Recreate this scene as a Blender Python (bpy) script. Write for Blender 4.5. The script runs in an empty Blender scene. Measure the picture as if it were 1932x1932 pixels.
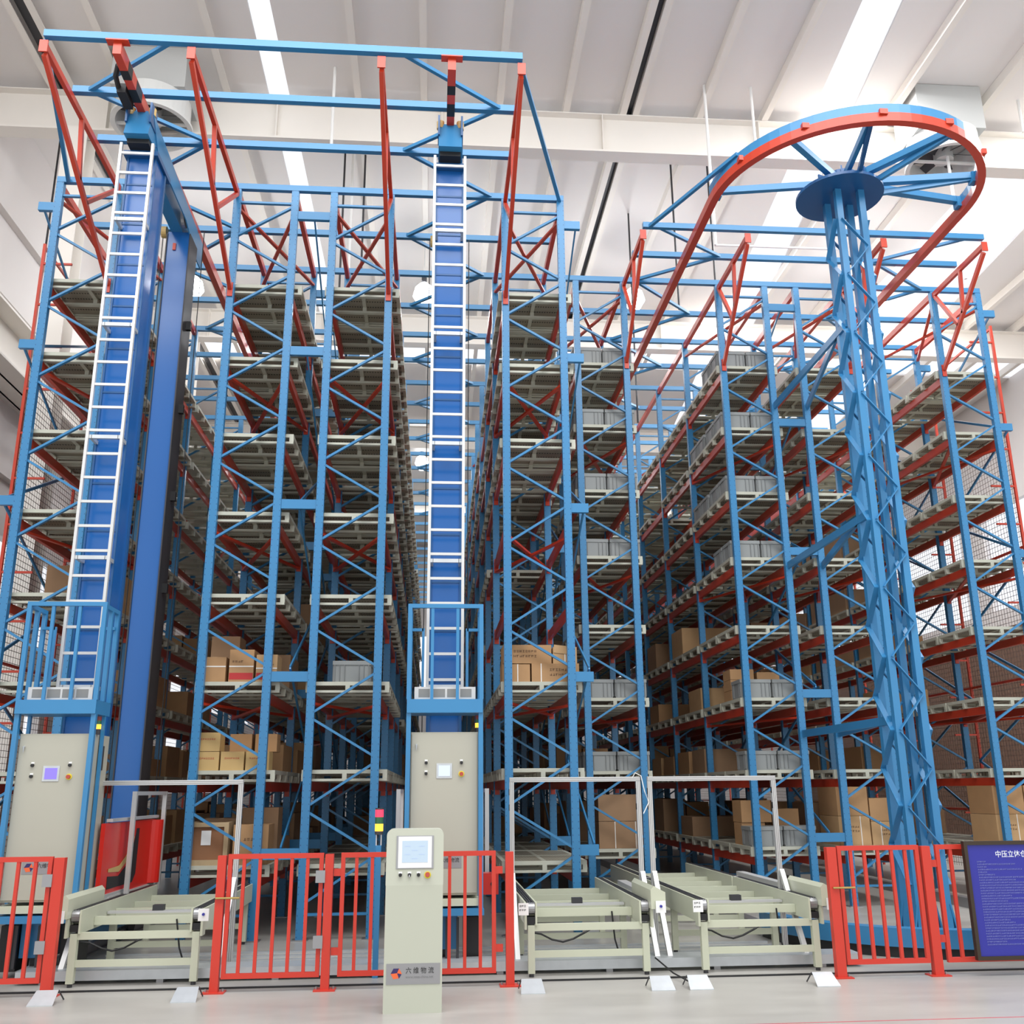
import bpy, math, random
from mathutils import Vector, Matrix
random.seed(7)
SC = bpy.context.scene
COL = SC.collection
# ---------------------------------------------------------------- camera, light, exposure
cam_d = bpy.data.cameras.new('camera'); cam = bpy.data.objects.new('camera', cam_d); COL.objects.link(cam)
F = Vector((0.07714594, 0.95883383, 0.27328773)); R = Vector((0.99693219, -0.0778187, -0.00839434)); U = Vector((-0.01321812, -0.27309692, 0.96189571))
cam.matrix_world = Matrix(((R.x, U.x, -F.x, 0), (R.y, U.y, -F.y, 0), (R.z, U.z, -F.z, 1.6), (0, 0, 0, 1)))
cam_d.sensor_width = 36; cam_d.lens = 1847 / 1932 * 36; cam_d.clip_end = 300
SC.camera = cam
SC.view_settings.view_transform = 'Standard'; SC.view_settings.look = 'None'
SC.view_settings.gamma = 1; SC.view_settings.exposure = 0.20
try: SC.view_settings.use_curve_mapping = False
except Exception: pass
W = bpy.data.worlds.new('daylight'); SC.world = W; W.use_nodes = True
W.node_tree.nodes['Background'].inputs[0].default_value = (0.97, 0.98, 1.0, 1)
W.node_tree.nodes['Background'].inputs[1].default_value = 1.15
SC.cycles.max_bounces = 7; SC.cycles.diffuse_bounces = 4; SC.cycles.glossy_bounces = 3
SC.cycles.transparent_max_bounces = 24; SC.cycles.transmission_bounces = 4
SC.cycles.sample_clamp_indirect = 6; SC.cycles.use_denoising = True
def area_light(name, loc, rot, sx, sy, power, color=(1, 1, 1)):
    d = bpy.data.lights.new(name, 'AREA'); d.shape = 'RECTANGLE'; d.size = sx; d.size_y = sy; d.energy = power; d.color = color
    o = bpy.data.objects.new(name, d); COL.objects.link(o); o.location = loc; o.rotation_euler = rot; return o
# area lights adding daylight: under the roof skylights, then extra fill without one
area_light('daylight_fill', (7.6, 17, 13.85), (0, 0, 0), 0.9, 16, 900)
area_light('daylight_fill', (12.6, 18, 13.85), (0, 0, 0), 1.8, 14, 1100)
area_light('daylight_fill', (3, 26.6, 13.85), (0, 0, 0), 20, 1.5, 700)
area_light('daylight_fill', (0.5, 4, 13.5), (math.radians(22), 0, 0), 18, 5, 1500)  # extra fill light ahead of the roof edge, under no skylight
area_light('daylight_fill', (3, 38, 13.5), (0, 0, 0), 18, 4, 500)  # added fill for the far hall, no cross skylight above it

# ---------------------------------------------------------------- materials
def mat(name, col, rough=0.5, metal=0.0, emit=None, es=0.0, noise=0.0, nscale=3.0, bump=0.0, spec=None):
    m = bpy.data.materials.new(name); m.use_nodes = True; nt = m.node_tree; b = nt.nodes['Principled BSDF']
    b.inputs['Base Color'].default_value = (*col, 1); b.inputs['Roughness'].default_value = rough; b.inputs['Metallic'].default_value = metal
    if spec is not None: b.inputs['Specular IOR Level'].default_value = spec
    if emit: b.inputs['Emission Color'].default_value = (*emit, 1); b.inputs['Emission Strength'].default_value = es
    if noise or bump:
        tc = nt.nodes.new('ShaderNodeTexCoord'); n = nt.nodes.new('ShaderNodeTexNoise'); n.inputs['Scale'].default_value = nscale; n.inputs['Detail'].default_value = 5
        nt.links.new(tc.outputs['Object'], n.inputs['Vector'])
        if noise:
            r = nt.nodes.new('ShaderNodeMix'); r.data_type = 'RGBA'
            r.inputs[6].default_value = (*[c * (1 - noise) for c in col], 1); r.inputs[7].default_value = (*[min(1, c * (1 + noise)) for c in col], 1)
            nt.links.new(n.outputs['Fac'], r.inputs[0]); nt.links.new(r.outputs[2], b.inputs['Base Color'])
        if bump:
            bp = nt.nodes.new('ShaderNodeBump'); bp.inputs['Strength'].default_value = bump; bp.inputs['Distance'].default_value = 0.02
            nt.links.new(n.outputs['Fac'], bp.inputs['Height']); nt.links.new(bp.outputs['Normal'], b.inputs['Normal'])
    return m
BLUE = mat('blue_paint', (0.036, 0.205, 0.42), 0.32, noise=0.10, nscale=1.5)
BLUE_D = mat('dark_blue_paint', (0.012, 0.085, 0.24), 0.35)
MASTB = mat('mast_blue_paint', (0.010, 0.105, 0.36), 0.2, noise=0.06, nscale=0.8)
RED = mat('orange_red_paint', (0.52, 0.045, 0.018), 0.35, noise=0.08, nscale=2)
FENCE = mat('fence_red_paint', (0.58, 0.040, 0.022), 0.4)
PALLET = mat('pale_grey_green_pallet_paint', (0.50, 0.50, 0.41), 0.5, noise=0.12, nscale=4)
PALDECK = mat('pallet_deck_steel', (0.30, 0.275, 0.21), 0.6, noise=0.15, nscale=6)
CREAM = mat('cream_conveyor_paint', (0.54, 0.56, 0.43), 0.42, noise=0.07, nscale=2)
KIOSK = mat('pale_green_grey_enamel', (0.49, 0.505, 0.415), 0.42, noise=0.03, nscale=1)
CABM = mat('warm_grey_enamel', (0.42, 0.41, 0.34), 0.35, noise=0.04, nscale=1)
ALU = mat('aluminium', (0.60, 0.60, 0.59), 0.42, 0.4)
ALUG = mat('aluminium_groove', (0.22, 0.22, 0.22), 0.5, 0.3)
GALV = mat('galvanised_steel', (0.55, 0.58, 0.60), 0.38, 0.45, noise=0.15, nscale=8)
WHITE = mat('white_plastic', (0.85, 0.85, 0.83), 0.4)
BLACK = mat('black_rubber', (0.012, 0.012, 0.013), 0.55)
DARK = mat('dark_steel', (0.05, 0.05, 0.055), 0.5, 0.3)
STEEL = mat('dull_steel', (0.35, 0.35, 0.36), 0.35, 0.7)
BRASS = mat('brass_latch', (0.45, 0.33, 0.12), 0.35, 0.8)
ROOF = mat('roof_sheet_white', (0.84, 0.81, 0.79), 0.6)
STRUCT = mat('cream_steelwork', (0.86, 0.82, 0.76), 0.5, noise=0.04, nscale=1)
WALL = mat('wall_sheet', (0.72, 0.68, 0.66), 0.6)
CARD = [mat('kraft_cardboard', (0.42, 0.24, 0.11), 0.75, noise=0.12, nscale=5),
        mat('light_cardboard', (0.50, 0.31, 0.15), 0.75, noise=0.12, nscale=5),
        mat('yellow_cardboard', (0.55, 0.37, 0.15), 0.75, noise=0.10, nscale=5),
        mat('dull_cardboard', (0.33, 0.20, 0.11), 0.8, noise=0.12, nscale=5)]
PRINT = mat('carton_print', (0.10, 0.05, 0.03), 0.8)
REDP = mat('carton_red_band', (0.45, 0.03, 0.03), 0.7)
STRAP = mat('white_strap', (0.80, 0.76, 0.70), 0.5)
TIMBER = mat('crate_timber', (0.45, 0.33, 0.19), 0.8, noise=0.15, nscale=9)
PLY = mat('crate_plywood', (0.28, 0.13, 0.06), 0.75, noise=0.15, nscale=4)
CRATE = mat('grey_crate_plastic', (0.27, 0.285, 0.28), 0.5)
MESHG = mat('perforated_grey', (0.22, 0.22, 0.21), 0.5)
CRATED = mat('grey_crate_rib', (0.20, 0.21, 0.21), 0.5)
REDBODY = mat('glossy_red_cover', (0.62, 0.02, 0.012), 0.28)
SIGNB = mat('sign_blue', (0.024, 0.026, 0.30), 0.4)
SIGNT = mat('sign_lettering_white', (0.75, 0.78, 0.85), 0.5)
SIGNT2 = mat('sign_small_text', (0.22, 0.25, 0.58), 0.5)
BRONZE = mat('bronze_sign_frame', (0.055, 0.04, 0.028), 0.4, 0.5)
YEL = mat('yellow_plastic', (0.75, 0.65, 0.03), 0.4)
REDK = mat('red_mushroom_button', (0.42, 0.06, 0.04), 0.4)
SCRN = mat('kiosk_screen', (0.30, 0.38, 0.45), 0.2, emit=(0.60, 0.72, 0.86), es=0.33)
SCRR = mat('screen_row_tint', (0.3, 0.4, 0.5), 0.3, emit=(0.45, 0.5, 0.75), es=0.3)
SCRNW = mat('cabinet_screen', (0.1, 0.12, 0.2), 0.2, emit=(0.70, 0.80, 1.0), es=0.9)
SCRNV = mat('violet_screen', (0.08, 0.06, 0.3), 0.2, emit=(0.24, 0.18, 1.0), es=0.9)
LRED = mat('lit_red_lens', (0.8, 0.02, 0.05), 0.3, emit=(1.0, 0.03, 0.07), es=1.6)
LYEL = mat('lit_amber_lens', (0.8, 0.4, 0.02), 0.3, emit=(1.0, 0.42, 0.04), es=1.7)
LGRN = mat('unlit_green_lens', (0.02, 0.12, 0.05), 0.3)
LOFF = mat('unlit_red_lens', (0.20, 0.02, 0.02), 0.3)
LAMPM = mat('lamp_glow', (1, 1, 1), 0.5, emit=(0.90, 0.95, 1.0), es=14)
FANM = mat('white_duct_enamel', (0.70, 0.71, 0.69), 0.3)
FANB = mat('grey_roof_curb', (0.50, 0.51, 0.50), 0.6)
ORANGE = mat('logo_orange', (0.80, 0.14, 0.04), 0.4); NAVY = mat('logo_navy', (0.03, 0.02, 0.11), 0.4); BLKT = mat('logo_black', (0.02, 0.02, 0.02), 0.4)
SWY = mat('swoosh_cream', (0.55, 0.38, 0.14), 0.4)
# post with punched holes
POST = mat('perforated_blue_post', (0.036, 0.205, 0.42), 0.32)
def perforate(m):
    nt = m.node_tree; b = nt.nodes['Principled BSDF']; tc = nt.nodes.new('ShaderNodeTexCoord'); sx = nt.nodes.new('ShaderNodeSeparateXYZ')
    nt.links.new(tc.outputs['Object'], sx.inputs[0])
    def M(op, a, v=None, w=None):
        n = nt.nodes.new('ShaderNodeMath'); n.operation = op
        for i, q in enumerate((a, v, w)):
            if q is None: continue
            if isinstance(q, (int, float)): n.inputs[i].default_value = q
            else: nt.links.new(q, n.inputs[i])
        return n.outputs[0]
    z = M('ABSOLUTE', M('SUBTRACT', M('FRACT', M('DIVIDE', sx.outputs[2], 0.075)), 0.5))
    inz = M('LESS_THAN', z, 0.09)
    ax = M('ABSOLUTE', M('SUBTRACT', M('ABSOLUTE', sx.outputs[0]), 0.036)); inx = M('LESS_THAN', ax, 0.004)
    hole = M('MULTIPLY', inz, inx)
    mx = nt.nodes.new('ShaderNodeMix'); mx.data_type = 'RGBA'; mx.inputs[6].default_value = (0.036, 0.205, 0.42, 1); mx.inputs[7].default_value = (0.012, 0.05, 0.15, 1)
    nt.links.new(hole, mx.inputs[0]); nt.links.new(mx.outputs[2], b.inputs['Base Color'])
perforate(POST)
def deck_holes(m):
    nt = m.node_tree; b = nt.nodes['Principled BSDF']; tc = nt.nodes.new('ShaderNodeTexCoord'); sx = nt.nodes.new('ShaderNodeSeparateXYZ'); nt.links.new(tc.outputs['Object'], sx.inputs[0])
    def M(op, a, v=None):
        n = nt.nodes.new('ShaderNodeMath'); n.operation = op
        for i, q in enumerate((a, v)):
            if q is None: continue
            if isinstance(q, (int, float)): n.inputs[i].default_value = q
            else: nt.links.new(q, n.inputs[i])
        return n.outputs[0]
    fx = M('LESS_THAN', M('FRACT', M('MULTIPLY', sx.outputs[0], 28)), 0.5); fy = M('LESS_THAN', M('FRACT', M('MULTIPLY', sx.outputs[1], 6.35)), 0.16)
    old = b.inputs['Base Color'].links[0].from_socket; mx = nt.nodes.new('ShaderNodeMix'); mx.data_type = 'RGBA'; mx.inputs[7].default_value = (0.05, 0.045, 0.035, 1)
    nt.links.new(M('MULTIPLY', fx, fy), mx.inputs[0]); nt.links.new(old, mx.inputs[6]); nt.links.new(mx.outputs[2], b.inputs['Base Color'])
deck_holes(PALDECK)
# floor: pale painted concrete, faint streaks
FLOORM = mat('painted_concrete_floor', (0.52, 0.50, 0.46), 0.22)
def floor_nodes(m):
    nt = m.node_tree; b = nt.nodes['Principled BSDF']; tc = nt.nodes.new('ShaderNodeTexCoord'); mp = nt.nodes.new('ShaderNodeMapping'); mp.inputs['Scale'].default_value = (0.5, 1.6, 1)
    n = nt.nodes.new('ShaderNodeTexNoise'); n.inputs['Scale'].default_value = 1.3; n.inputs['Detail'].default_value = 8; n.inputs['Roughness'].default_value = 0.65
    nt.links.new(tc.outputs['Object'], mp.inputs[0]); nt.links.new(mp.outputs[0], n.inputs['Vector'])
    cr = nt.nodes.new('ShaderNodeValToRGB'); cr.color_ramp.elements[0].position = 0.3; cr.color_ramp.elements[0].color = (0.35, 0.335, 0.31, 1)
    cr.color_ramp.elements[1].position = 0.7; cr.color_ramp.elements[1].color = (0.45, 0.435, 0.40, 1)
    nt.links.new(n.outputs['Fac'], cr.inputs[0]); nt.links.new(cr.outputs[0], b.inputs['Base Color'])
    r = nt.nodes.new('ShaderNodeMapRange'); r.inputs[3].default_value = 0.24; r.inputs[4].default_value = 0.42
    nt.links.new(n.outputs['Fac'], r.inputs[0]); nt.links.new(r.outputs[0], b.inputs['Roughness'])
floor_nodes(FLOORM)
SKYG = bpy.data.materials.new('skylight_glazing'); SKYG.use_nodes = True
def glaze(m):
    nt = m.node_tree; nt.nodes.remove(nt.nodes['Principled BSDF']); out = nt.nodes['Material Output']
    t = nt.nodes.new('ShaderNodeBsdfTransparent'); t.inputs[0].default_value = (0.97, 0.98, 1, 1); g = nt.nodes.new('ShaderNodeBsdfGlossy'); g.inputs['Roughness'].default_value = 0.2
    x = nt.nodes.new('ShaderNodeMixShader'); x.inputs[0].default_value = 0.04
    nt.links.new(t.outputs[0], x.inputs[1]); nt.links.new(g.outputs[0], x.inputs[2]); nt.links.new(x.outputs[0], out.inputs[0])
glaze(SKYG)
# wire mesh with real gaps as alpha
MESHM = bpy.data.materials.new('wire_mesh'); MESHM.use_nodes = True
def wiremesh(m):
    nt = m.node_tree; b = nt.nodes['Principled BSDF']; b.inputs['Base Color'].default_value = (0.25, 0.20, 0.18, 1); tc = nt.nodes.new('ShaderNodeTexCoord'); sx = nt.nodes.new('ShaderNodeSeparateXYZ')
    nt.links.new(tc.outputs['Object'], sx.inputs[0]); outs = []
    for k in (1, 2):
        a = nt.nodes.new('ShaderNodeMath'); a.operation = 'MULTIPLY'; a.inputs[1].default_value = 12; nt.links.new(sx.outputs[k], a.inputs[0])
        f = nt.nodes.new('ShaderNodeMath'); f.operation = 'FRACT'; nt.links.new(a.outputs[0], f.inputs[0])
        l = nt.nodes.new('ShaderNodeMath'); l.operation = 'LESS_THAN'; l.inputs[1].default_value = 0.08; nt.links.new(f.outputs[0], l.inputs[0]); outs.append(l)
    mx = nt.nodes.new('ShaderNodeMath'); mx.operation = 'MAXIMUM'; nt.links.new(outs[0].outputs[0], mx.inputs[0]); nt.links.new(outs[1].outputs[0], mx.inputs[1])
    nt.links.new(mx.outputs[0], b.inputs['Alpha'])
wiremesh(MESHM)

# ---------------------------------------------------------------- mesh helpers
class MB:
    def __init__(s): s.v = []; s.f = []
    def quad8(s, pts):
        n = len(s.v); s.v += [tuple(p) for p in pts]
        s.f += [tuple(n + i for i in q) for q in ((0, 3, 2, 1), (4, 5, 6, 7), (0, 1, 5, 4), (1, 2, 6, 5), (2, 3, 7, 6), (3, 0, 4, 7))]; return s
    def box(s, x0, x1, y0, y1, z0, z1):
        return s.quad8([(x0, y0, z0), (x1, y0, z0), (x1, y1, z0), (x0, y1, z0), (x0, y0, z1), (x1, y0, z1), (x1, y1, z1), (x0, y1, z1)])
    def bar(s, a, b, w, h, up=(0, 0, 1)):
        a = Vector(a); b = Vector(b); d = (b - a).normalized(); u = Vector(up)
        if abs(d.dot(u)) > 0.98: u = Vector((0, 1, 0))
        r = d.cross(u).normalized(); u = r.cross(d).normalized(); r *= w / 2; u *= h / 2
        return s.quad8([a - r - u, a + r - u, b + r - u, b - r - u, a - r + u, a + r + u, b + r + u, b - r + u])
    def tube(s, pts, r, n=8, cap=True):
        pts = [Vector(p) for p in pts]; rings = []; base = len(s.v); ref = None
        for i, p in enumerate(pts):
            d = (pts[min(i + 1, len(pts) - 1)] - pts[max(i - 1, 0)]).normalized()
            if ref is None: ref = Vector((0, 0, 1)) if abs(d.z) < 0.9 else Vector((0, 1, 0))
            x = d.cross(ref).normalized(); y = d.cross(x).normalized(); ref = -y if False else ref
            rr = r[i] if isinstance(r, (list, tuple)) else r
            for k in range(n):
                t = 2 * math.pi * k / n; s.v.append(tuple(p + x * math.cos(t) * rr + y * math.sin(t) * rr))
        for i in range(len(pts) - 1):
            for k in range(n):
                a = base + i * n + k; b = base + i * n + (k + 1) % n; s.f.append((a, b, b + n, a + n))
        if cap:
            s.f.append(tuple(base + k for k in range(n))[::-1]); e = base + (len(pts) - 1) * n; s.f.append(tuple(e + k for k in range(n)))
        return s
    def prism(s, poly, y0, y1, axis='y'):
        n = len(s.v); m = len(poly)
        for yy in (y0, y1):
            for (a, b) in poly:
                s.v.append((a, yy, b) if axis == 'y' else ((yy, a, b) if axis == 'x' else (a, b, yy)))
        s.f.append(tuple(range(n, n + m))); s.f.append(tuple(range(n + m, n + 2 * m))[::-1])
        for i in range(m): j = (i + 1) % m; s.f.append((n + i, n + m + i, n + m + j, n + j))
        return s
    def mesh(s, name, m):
        me = bpy.data.meshes.new(name); me.from_pydata(s.v, [], s.f)
        import bmesh
        bm = bmesh.new(); bm.from_mesh(me); bmesh.ops.recalc_face_normals(bm, faces=bm.faces); bm.to_mesh(me); bm.free()
        me.materials.append(m); return me
    def build(s, name, m, parent=None, loc=(0, 0, 0)):
        return link(name, s.mesh(name, m), parent, loc)
def link(name, me, parent=None, loc=(0, 0, 0)):
    o = bpy.data.objects.new(name, me); COL.objects.link(o); o.location = loc
    if parent: o.parent = parent
    return o
def tag(o, label, cat, group=None):
    o['label'] = label; o['category'] = cat
    if group: o['group'] = group
    return o
def thing(name, label, cat, loc=(0, 0, 0), rz=0, group=None):
    o = bpy.data.objects.new(name, None); COL.objects.link(o); o.location = loc; o.rotation_euler = (0, 0, rz)
    o.empty_display_size = 0.1
    return tag(o, label, cat, group)
KIDS = {}
def dup(root, loc, label=None, group=None, cat=None):
    kids = KIDS.get(root.name)
    if kids is None:
        kids = [(ch, [(g, []) for g in ch.children]) for ch in root.children]; KIDS[root.name] = kids
    r = root.copy(); COL.objects.link(r); r.location = loc
    if label: r['label'] = label
    if group: r['group'] = group
    for ch, gs in kids:
        c = ch.copy(); COL.objects.link(c); c.parent = r
        for g, _ in gs: d = g.copy(); COL.objects.link(d); d.parent = c
    return r
def struct(o): o['kind'] = 'structure'; return o
def text(s, name, m, parent, loc, size, rot=(math.pi / 2, 0, 0), ext=0.001, sx=1.0, align='LEFT'):
    cu = bpy.data.curves.new(name, 'FONT'); cu.body = s; cu.size = size; cu.extrude = ext; cu.align_x = align; cu.offset = size * 0.006
    o = bpy.data.objects.new(name, cu); COL.objects.link(o)
    dg = bpy.context.evaluated_depsgraph_get(); me = bpy.data.meshes.new_from_object(o.evaluated_get(dg)); bpy.data.objects.remove(o)
    me.materials.clear(); me.materials.append(m)
    p = link(name, me, parent, loc); p.rotation_euler = rot; p.scale = (sx, 1, 1); return p

# ---------------------------------------------------------------- the hall
struct(MB().box(-14, 20, -6, 52, -0.2, 0).build('floor', FLOORM))
def sl(x0, x1): return lambda y: x0 + (x1 - x0) * (y - 12) / 11.0
EDGES = [sl(-14, -14), sl(-3.18, -3.20), sl(-2.82, -2.78), sl(6.80, 7.66), sl(7.46, 8.62), sl(11.5, 11.2), sl(13.1, 13.7), sl(20, 20)]
roof = MB(); glz = []
for (ya, yb) in ((8.0, 25.9), (27.3, 52.0)):
    for i in range(7):
        q = [(EDGES[i](ya), ya), (EDGES[i + 1](ya), ya), (EDGES[i + 1](yb), yb), (EDGES[i](yb), yb)]
        if i in (1, 3, 5): glz.append(q); continue
        roof.prism(q, 14.0, 14.06, 'z')
struct(roof.build('ceiling', ROOF))
glz.append([(-14, 25.9), (20, 25.9), (20, 27.3), (-14, 27.3)])
for i, q in enumerate(glz):
    struct(MB().prism(q, 14.01, 14.03, 'z').build('window_%d' % (i + 1), SKYG))
# purlins, dark strips and girders
for i, x in enumerate((-11.5, -10.2, -8.9, -7.0, -6.65, -5.75, -3.9, -1.55, -0.35, 1.05, 2.3, 3.38, 3.62, 4.85, 6.1, 8.45, 10.1, 14.6, 16, 17.4)):
    p = MB(); p.prism([(x - 0.035, 13.995), (x - 0.035, 13.80), (x + 0.085, 13.80), (x + 0.085, 13.815), (x - 0.015, 13.815), (x - 0.015, 13.995)], 8, 52)
    struct(p.build('trim_%d' % (i + 1), STRUCT))
for i, x in enumerate((-6.82, 3.5)):
    struct(MB().box(x - 0.07, x + 0.07, 8, 52, 13.9, 13.98).build('trim_%d' % (30 + i), DARK))  # dark strip set between paired purlins so their gap reads dark
for i, y in enumerate((15.6, 23.9, 32.2, 40.5)):
    g = MB(); g.box(-13, 19, y - 0.012, y + 0.012, 13.02, 13.8); g.box(-13, 19, y - 0.16, y + 0.16, 12.98, 13.02); g.box(-13, 19, y - 0.16, y + 0.16, 13.78, 13.8)
    for x in range(-12, 19, 3): g.box(x, x + 0.02, y - 0.15, y + 0.15, 13.02, 13.78)
    struct(g.build('trim_%d' % (40 + i), STRUCT))
for i, y in enumerate((15.6, 23.9, 32.2, 40.5)):
    for j, x in enumerate((-6.45,)):
        c = MB(); c.box(x - 0.2, x + 0.2, y - 0.22, y - 0.2, 0, 13); c.box(x - 0.2, x + 0.2, y + 0.2, y + 0.22, 0, 13); c.box(x - 0.012, x + 0.012, y - 0.2, y + 0.2, 0, 13)
        struct(c.build('trim_%d' % (50 + 2 * i + j), STRUCT))
# left wall with strip windows and rails
wl = MB()
for (z0, z1) in ((0, 1.6), (3.3, 4.4), (6.2, 14)): wl.box(-8.2, -8.0, 8, 52, z0, z1)
for y in range(9, 52, 6):
    wl.box(-8.2, -8.0, y, y + 1.6, 1.6, 3.3); wl.box(-8.2, -8.0, y, y + 1.6, 4.4, 6.2)
for z in (7.2, 8.6, 10.3, 11.8): wl.box(-8.0, -7.86, 8, 52, z, z + 0.16)
struct(wl.build('wall_left', WALL))
struct(MB().box(-8.12, -8.08, 8, 52, 1.6, 3.3).build('window_20', SKYG)); struct(MB().box(-8.12, -8.08, 8, 52, 4.4, 6.2).build('window_21', SKYG))
cb = MB(); cb.box(-7.9, -7.2, 8, 52, 8.6, 8.64); cb.box(-7.9, -7.2, 8, 52, 9.5, 9.54); cb.box(-7.57, -7.53, 8, 52, 8.6, 9.54)
for y in range(9, 52, 3): cb.box(-7.85, -7.25, y, y + 0.03, 8.64, 9.5)
struct(cb.build('trim_70', STRUCT))
wr = MB()
for (z0, z1) in ((6.4, 7.0), (10.2, 14)): wr.box(18.0, 18.2, 8, 52, z0, z1)
for y in range(9, 52, 7): wr.box(18.0, 18.2, y, y + 1.4, 7.0, 10.2)
struct(wr.build('wall_right', WALL)); struct(MB().box(18.08, 18.12, 8, 52, 7.0, 10.2).build('window_22', SKYG))
struct(MB().box(17.9, 18.2, 8, 52, 0, 6.4).build('trim_71', mat('brown_backdrop', (0.16, 0.09, 0.06), 0.7)))  # made-up dark lower wall, standing in for dim cartons beyond the rack
wb = MB()
for (z0, z1) in ((0, 6.0), (9.2, 14)): wb.box(-8.2, 18.2, 50, 50.2, z0, z1)
for x in range(-8, 18, 4): wb.box(x, x + 0.8, 50, 50.2, 6.0, 9.2)
struct(wb.build('wall_back', WALL)); struct(MB().box(-8.2, 18.2, 50.08, 50.12, 6.0, 9.2).build('window_23', SKYG))

# ---------------------------------------------------------------- racking
DX = 0.88; BAY = 2.2; ZT = 9.62
LV = [0.80, 1.85, 2.88, 3.95, 5.00, 6.05, 7.12, 8.18]
post_me = MB().box(-0.048, 0.048, -0.04, 0.04, 0.012, ZT - 0.05).mesh('upright_post', POST)
pm = MB(); pm.box(-0.09, 0.09, -0.08, 0.08, 0, 0.012); plate_me = pm.mesh('base_plate', STEEL)
zl = [0.37 + 1.06 * k for k in range(9)]; zr = [0.90 + 1.06 * k for k in range(9)]
xl, xr = 0.05, DX - 0.05
SEG = [((xl, 0, 0.27), (xr, 0, 0.27)), ((xl, 0, 9.38), (xr, 0, 9.38))]
for k in range(9):
    SEG.append(((xl, 0, zl[k]), (xr, 0, zr[k] - 0.03)))
    if k < 8: SEG.append(((xr, 0, zr[k] + 0.03), (xl, 0, zl[k + 1] - 0.04)))
brace_me = []; lac = MB()
for a, b in SEG:
    brace_me.append(MB().bar(a, b, 0.028, 0.045, (0, 1, 0)).mesh('diagonal_brace', BLUE)); lac.bar(a, b, 0.028, 0.045, (0, 1, 0))
lacing_me = lac.mesh('lacing', BLUE)
bl = BAY - 0.08
beam_me = MB().box(-0.025, 0.025, 0.04, BAY - 0.04, -0.115, 0).mesh('beam', RED)
conn_me = MB().box(-0.032, 0.032, 0.041, 0.055, -0.18, 0.03).mesh('beam_connector', RED); conn2_me = MB().box(-0.032, 0.032, BAY - 0.055, BAY - 0.041, -0.18, 0.03).mesh('beam_connector', RED)
xb = MB(); xb.bar((0.05, 0.06, 0), (DX - 0.05, BAY - 0.06, 0), 0.05, 0.03); xb.bar((DX - 0.05, 0.06, -0.031), (0.05, BAY - 0.06, -0.031), 0.05, 0.03)
xbrace_me = xb.mesh('cross_brace', RED)
topbeam_me = MB().box(-0.03, 0.03, 0.0, BAY, -0.10, 0).mesh('top_beam', RED)
def make_rack(x0, y0, nb, label, gap_side, red_top):
    t = thing('pallet_rack', label, 'pallet rack', (x0, y0, 0))
    for k in range(nb + 1):
        fr = bpy.data.objects.new('upright_frame', None); COL.objects.link(fr); fr.parent = t; fr.location = (0, k * BAY, 0)
        for x in (0.05, DX - 0.05):
            link('upright_post', post_me, fr, (x, 0, 0)); 
            if k < 2: link('base_plate', plate_me, fr, (x, 0, 0))
        if k == 0:
            for m in brace_me: link('diagonal_brace', m, fr)
        else: link('lacing', lacing_me, fr)
    nb1 = 6; far = MB()
    for k in range(nb):
        for z in LV:
            for x in (0.05, DX - 0.05):
                if k < nb1:
                    b = link('beam', beam_me, t, (x, k * BAY, z - 0.13))
                    if k < 2: link('beam_connector', conn_me, b); link('beam_connector', conn2_me, b)
                else: far.box(x - 0.025, x + 0.025, k * BAY + 0.04, (k + 1) * BAY - 0.04, z - 0.245, z - 0.13)
    far.build('distant_beams', RED, t)['kind'] = 'stuff'
    for k in range(nb):
        for z in ((9.33, 7.0 - 0.09, 4.87 - 0.09, 2.70 - 0.03) if k in (0, 4) else ((9.33,) if k == 8 else ())):
            link('cross_brace', xbrace_me, t, (0, k * BAY, z - (0.0 if z > 9 else 0.05)))
    for s, x in enumerate((0.05, DX - 0.05)):
        n = red_top[s]
        for k in range(n): link('top_beam', topbeam_me, t, (x, k * BAY, ZT - 0.05))
    return t
CX = [-3.56, 0.11, 3.78, 7.45]                 # aisle centres
RX = [CX[0] - 1.62, CX[0] + 0.74, CX[1] - 1.62, CX[1] + 0.74, CX[2] - 1.62, CX[2] + 0.74, CX[3] - 1.62, CX[3] + 0.74]
RN = ['far-left rack', 'second rack from left', 'third rack from left', 'fourth rack from left', 'fifth rack from left', 'rack left of tower', 'rack behind tower', 'far-right rack']
RLAB = ['blue and red pallet rack at the far left, beside the red mesh guard',
        'tall blue pallet rack, second from the left, printed cartons on its lower shelves',
        'tall blue pallet rack, third from the left, just left of the centre ladder',
        'tall blue pallet rack just right of the centre ladder, two front levels empty',
        'blue pallet rack set one bay back with grey crates on most levels',
        'blue pallet rack left of the lattice tower, long red beams facing the aisle',
        'blue and red pallet rack standing directly behind the blue lattice tower',
        'blue and red pallet rack at the far right, behind the blue notice board']
RY = [12.0] * 4 + [14.2] * 4; NB = [14, 14, 14, 14, 13, 13, 13, 13]
racks = []
for i in range(8):
    racks.append(make_rack(RX[i], RY[i], NB[i], RLAB[i], None, [(1, 2), (2, 1), (1, 2), (2, 1), (1, 4), (8, 1), (1, 8), (8, 1)][i]))
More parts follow.
